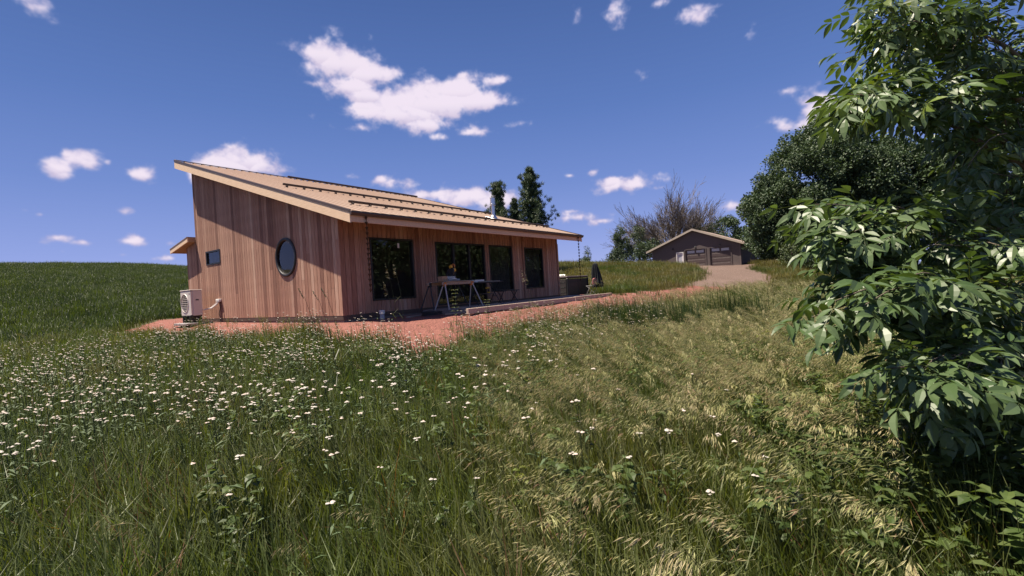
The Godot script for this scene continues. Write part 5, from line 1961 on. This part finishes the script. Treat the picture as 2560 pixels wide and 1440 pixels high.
func build_meadow() -> void:
	var tufts := []
	for k in 6:
		tufts.append(tuft_mesh(14, 0.34, 0.66, 0.0065, 0.11, 0.22, 100 + k))
	var broad := []
	for k in 4:
		broad.append(tuft_mesh(16, 0.30, 0.58, 0.011, 0.22, 0.25, 120 + k))
	var far := []
	for k in 4:
		far.append(tuft_mesh(30, 0.26, 0.52, 0.016, 0.5, 0.22, 140 + k))
	# near meadow
	scatter_grass("meadow_grass", "long green meadow grass in front of the house", tufts, 17000, 0.75, 8.0, 0.35, 1.0)
	scatter_grass("meadow_grass", "green meadow grass stretching up to the red earth", broad, 34000, 7.0, 24.0, 0.6, 1.0)
	scatter_grass("hill_grass", "dense dark green grass covering the hill behind the house", far, 80000, 20.0, 130.0, 1.0, 1.15)
	# seed heads
	var brome := []
	for k in 6:
		brome.append(brome_mesh(200 + k, rf(0.72, 0.92), 18 + 2 * k, 0.95))
	var at := []
	var cols := []
	for k in 6:
		at.append([])
		cols.append(PackedColorArray())
	for i in 60000:
		var p := some_spot(1.3, 24.0, 0.75, -14.0, 112.0)
		var s := side_of(p)
		var d := s.length()
		var want := 0.10 + 0.90 * sstep(-0.25, 0.35, s.x / s.y + 0.55 * patch.get_noise_2d(p.x * 9.0, p.y * 9.0))
		if d > 3.0 and s.x / s.y < -0.1:
			want *= 0.35
		want *= 0.12 + 0.88 * sstep(-0.2, 0.3, patch.get_noise_2d(p.x * 22.0 + 90.0, p.y * 22.0))
		want *= lerpf(0.22, 1.0, sstep(1.8, 5.5, d))
		if d < 7.0:
			want *= sstep(1.0, 0.6, s.x / maxf(s.y, 0.2))
		if rng.randf() > want or not is_open(p):
			continue
		var k := rng.randi() % 6
		var sc := rf(0.8, 1.12)
		at[k].append(place(p, WIND + rng.randfn() * 0.75, Vector3(sc, sc * rf(0.85, 1.1), sc)))
		var c := Color(1, 1, 1).lerp(Color(0.75, 0.95, 0.62), rng.randf() * 0.8) * rf(0.8, 1.15)
		c.a = 1.0
		cols[k].append(c)
	var hs := holder("seed_grass")
	tag(hs, "straw coloured nodding seed heads of the meadow grass", "grass")
	for k in 6:
		mass("seed_heads", brome[k], mats.straw, at[k], cols[k], hs)
	build_flowers()
	build_weeds()
	build_stalks()


func scatter_grass(called: String, label: String, meshes: Array, count: int, r0: float, r1: float, fall: float, size: float) -> void:
	var at := []
	var cols := []
	for k in meshes.size():
		at.append([])
		cols.append(PackedColorArray())
	for i in count:
		var p := some_spot(r0, r1, fall)
		if not is_open(p):
			# the earth round the house carries a few stray tufts at its edge
			if rng.randf() > 0.012 or surface(p.x, p.y) != 1 or (p.x > -0.6 and p.x < 16.0 and p.y > -2.9):
				continue
		var s := side_of(p)
		var d := s.length()
		var k := rng.randi() % meshes.size()
		var n1 := patch.get_noise_2d(p.x * 5.0 + 7.0, p.y * 5.0)
		var n2 := patch.get_noise_2d(p.x * 26.0, p.y * 26.0 + 31.0)
		var c := Color(0.088, 0.130, 0.032)
		c = c.lerp(Color(0.158, 0.155, 0.056), clampf(0.42 + 0.9 * n1 + 0.4 * n2, 0.0, 1.0) * 0.8)
		if n2 > 0.25:
			c = c.lerp(Color(0.135, 0.190, 0.036), 0.6)
		if p.y > 12.0 and p.x < 26.0:
			c = Color(0.058, 0.092, 0.024).lerp(Color(0.088, 0.122, 0.032), clampf(0.5 + n1 + 0.5 * n2, 0.0, 1.0))
		elif p.x > 15.0:
			c = c.lerp(Color(0.215, 0.185, 0.082), clampf(0.55 + 1.3 * n1 + 0.5 * n2, 0.0, 0.9))
		c *= rf(0.75, 1.25)
		if d < 9.0 and rng.randf() < 0.02 + 0.05 * sstep(0.2, 0.5, -n2):
			c = Color(0.20, 0.105, 0.055)
		c.a = 1.0
		var sc := size * rf(0.75, 1.2) * (1.0 + 0.25 * n1)
		var tall := rf(0.85, 1.15)
		# taller dark clumps beyond the flowers
		var q1 := s - Vector2(2.85, 10.6)
		var q2 := s - Vector2(5.2, 11.4)
		if q1.length() < 1.2 or Vector2(q2.x, q2.y * 1.6).length() < 1.1:
			tall *= 2.0
			c = Color(0.045, 0.078, 0.022)
		at[k].append(place(p, WIND + rng.randfn() * 0.9, Vector3(sc, sc * tall, sc)))
		cols[k].append(c)
	var h := holder(called)
	tag(h, label, "grass")
	for k in meshes.size():
		mass("tufts", meshes[k], mats.grass, at[k], cols[k], h)


func build_flowers() -> void:
	var ms := []
	for k in 8:
		ms.append(flower_mesh(300 + k, rf(0.60, 0.82)))
	var spots := []
	for i in 26000:
		var p := some_spot(3.4, 16.5, 0.7, -4.0, 84.0)
		var s := side_of(p)
		var want := sstep(3.4, 5.0, s.length()) * sstep(0.30, -0.05, s.x / s.y)
		want *= sstep(-0.22, 0.16, patch.get_noise_2d(p.x * 11.0 + 300.0, p.y * 11.0) + 0.12 * patch.get_noise_2d(p.x * 40.0, p.y * 40.0))
		if s.length() > 9.0 and s.x / s.y < 0.32 and s.x / s.y > -0.15:
			want = maxf(want, 0.5)
		if rng.randf() < want * 0.42 and is_open(p):
			spots.append([p, s.length()])
	for i in 60:
		var p := some_spot(2.2, 4.5, 0.5, 20.0, 84.0)
		spots.append([p, 3.0])
	spots.sort_custom(func(a: Array, b: Array) -> bool: return a[1] < b[1])
	var at := []
	var cols := PackedColorArray()
	for i in spots.size():
		var p: Vector2 = spots[i][0]
		var sc := rf(0.8, 1.15)
		var tr := place(p, WIND + rng.randfn() * 0.8, Vector3(sc, sc, sc))
		if i < 300:
			var o := put_mesh("white_flower", ms[rng.randi() % 8], mats.petal)
			o.transform = tr
			tag(o, "small flat-topped white wildflower on a thin stem in the near meadow", "flower", "white wildflowers in the meadow")
		else:
			at.append(tr)
			cols.append(Color(1, 1, 1))
	var m := mass("white_flowers", ms[2], mats.petal, at, cols)
	tag(m, "drift of white wildflowers farther off towards the red earth", "flowers")



func build_weeds() -> void:
	var ms := []
	for k in 5:
		ms.append(weed_mesh(400 + k, rf(0.35, 0.62), 14 + 2 * k, 0.075))
	var at := []
	var cols := []
	for k in 5:
		at.append([])
		cols.append(PackedColorArray())
	for i in 5200:
		var p := some_spot(2.3, 9.0, 0.6, 20.0, 118.0)
		var s := side_of(p)
		var w := s.x / maxf(s.y, 0.3)
		var want := 0.05 + 0.9 * sstep(0.35, 0.85, w)
		want = maxf(want, 0.5 * sstep(0.18, 0.4, patch.get_noise_2d(p.x * 17.0 + 60.0, p.y * 17.0)))
		if rng.randf() > want or not is_open(p):
			continue
		var k := rng.randi() % 5
		var sc := rf(0.7, 1.2) * (1.0 + 0.2 * sstep(0.7, 1.1, w))
		at[k].append(place(p, rf(0, TAU), Vector3.ONE * sc))
		var c := Color(1, 1, 1) * rf(0.75, 1.15)
		c.a = 1.0
		if rng.randf() < 0.02:
			c = Color(2.2, 1.8, 0.8)
		cols[k].append(c)
	var h := holder("broadleaf_weeds")
	tag(h, "green broadleaf weeds growing through the grass below the ash tree", "weeds")
	for k in 5:
		mass("plants", ms[k], mats.grass, at[k], cols[k], h)


# single tall stalks that stand out before the house
func build_stalks() -> void:
	var list := [[-2.30, 9.4, 1.75, "tall feathery grass stalk before the big window, leaning left"], [-2.12, 9.2, 1.80, "tall feathery grass stalk before the big window, the upright one"], [-2.20, 8.8, 1.45, "short feathery grass stalk at the foot of the big window pair"], [0.36, 9.6, 1.70, "feathery grass stalk before the last window, left of two"], [0.44, 9.9, 1.62, "feathery grass stalk before the last window, right of two"], [-1.98, 4.9, 1.50, "near timothy stalk before the lower end wall, left one"], [-1.88, 5.0, 1.47, "near timothy stalk before the lower end wall, middle one"], [-1.78, 4.95, 1.50, "near timothy stalk before the lower end wall, right one"]]
	for i in list.size():
		var q: Array = list[i]
		var p := spot(q[0], q[1])
		var y := height(p.x, p.y)
		var tall: float = q[2]
		var t := thing("grass_stalk", q[3], "grass", P(p.x, y, p.y), WIND + rf(-0.3, 0.3), "tall single grass stalks")
		var st := MB.new()
		st.col = Color(0.085, 0.10, 0.045)
		var pts := PackedVector3Array()
		var rad := PackedFloat32Array()
		for k in 9:
			var u := k / 8.0
			pts.append(Vector3(0.16 * u * u * u, tall * u, 0.02 * sin(u * 3.0)))
			rad.append(lerpf(0.0032, 0.0015, u))
		st.tube(pts, rad, 4)
		for k in 3:
			var a := rf(0, TAU)
			var o := Vector3(0.02, tall * (0.2 + 0.18 * k), 0)
			var d := Vector3(cos(a), 0.9, sin(a)).normalized()
			var s := d.cross(Vector3.UP).normalized() * 0.005
			st.quad(o - s, o + s, o + d * 0.14 + s, o + d * 0.14 - s)
			st.tri(o + d * 0.14 - s, o + d * 0.14 + s, o + d * 0.24 + Vector3(0.03, -0.05, 0))
		put("stem", st, mats.grass, t, true)
		var hd := MB.new()
		var feather := i < 5
		var r := RandomNumberGenerator.new()
		r.seed = 60 + i
		for k in (34 if feather else 70):
			var u := r.randf()
			var o := Vector3(0.16, tall, 0) + (Vector3(0.11, -0.03, 0) * u + Vector3(0.0, -0.26 * (1.0 - u), 0) if feather else Vector3(0.05 * u, 0.10 * u - 0.02, 0))
			if feather:
				o = Vector3(0.16 * pow(0.8 + 0.2 * u, 3.0), tall * (0.82 + 0.18 * u), 0)
			var d := Vector3(r.randf_range(0.0, 1.0), r.randf_range(-0.4, 0.8), r.randf_range(-0.6, 0.6)).normalized()
			var l := (0.085 * (1.15 - u) if feather else 0.014)
			var s := d.cross(Vector3(r.randfn(), r.randfn(), r.randfn())).normalized() * (0.0028 if feather else 0.003)
			hd.col = Color(0.24, 0.19, 0.12).lerp(Color(0.17, 0.15, 0.08), r.randf()) if feather else Color(0.11, 0.14, 0.06)
			hd.quad(o, o + d * l * 0.5 + s, o + d * l, o + d * l * 0.5 - s)
		put("seed_head", hd, mats.straw, t, true)
	# milkweed with pale tiered leaves before the sawhorse
	for q in [[-1.12, 9.3, 1.18, "pale leaved milkweed standing before the sawhorse"], [-0.55, 10.2, 0.95, "smaller milkweed by the near end of the edging timber"]]:
		var p := spot(q[0], q[1])
		var t := thing("milkweed", q[3], "plant", P(p.x, height(p.x, p.y), p.y), 0.5, "milkweeds at the edge of the earth")
		var st := MB.new()
		st.col = Color(0.10, 0.13, 0.06)
		st.tube(PackedVector3Array([Vector3.ZERO, Vector3(0.01, q[2] * 0.5, 0), Vector3(0.0, q[2], 0.01)]), PackedFloat32Array([0.007, 0.006, 0.003]), 6)
		put("stem", st, mats.grass, t, true)
		for k in 13:
			var u := 0.3 + 0.7 * k / 12.0
			for s in [-1.0, 1.0]:
				var lf := MB.new()
				lf.col = Color(0.13, 0.15, 0.085).lerp(Color(0.09, 0.12, 0.05), rng.randf())
				var a: float = k * 1.2 + (PI if s > 0 else 0.0) + rf(-0.2, 0.2)
				var d := Vector3(cos(a), 0.35, sin(a)).normalized()
				var w := d.cross(Vector3.UP).normalized() * 0.028
				var l := 0.15 * (1.25 - 0.6 * u)
				var o := Vector3(0, q[2] * u, 0)
				var m0 := o + d * l * 0.45
				lf.tri(o, m0 + w + Vector3(0, 0.008, 0), m0)
				lf.tri(o, m0, m0 - w + Vector3(0, 0.008, 0))
				lf.tri(m0, m0 + w + Vector3(0, 0.008, 0), o + d * l - Vector3(0, 0.03, 0))
				lf.tri(m0, o + d * l - Vector3(0, 0.03, 0), m0 - w + Vector3(0, 0.008, 0))
				put("leaf", lf, mats.leaf, t, true)
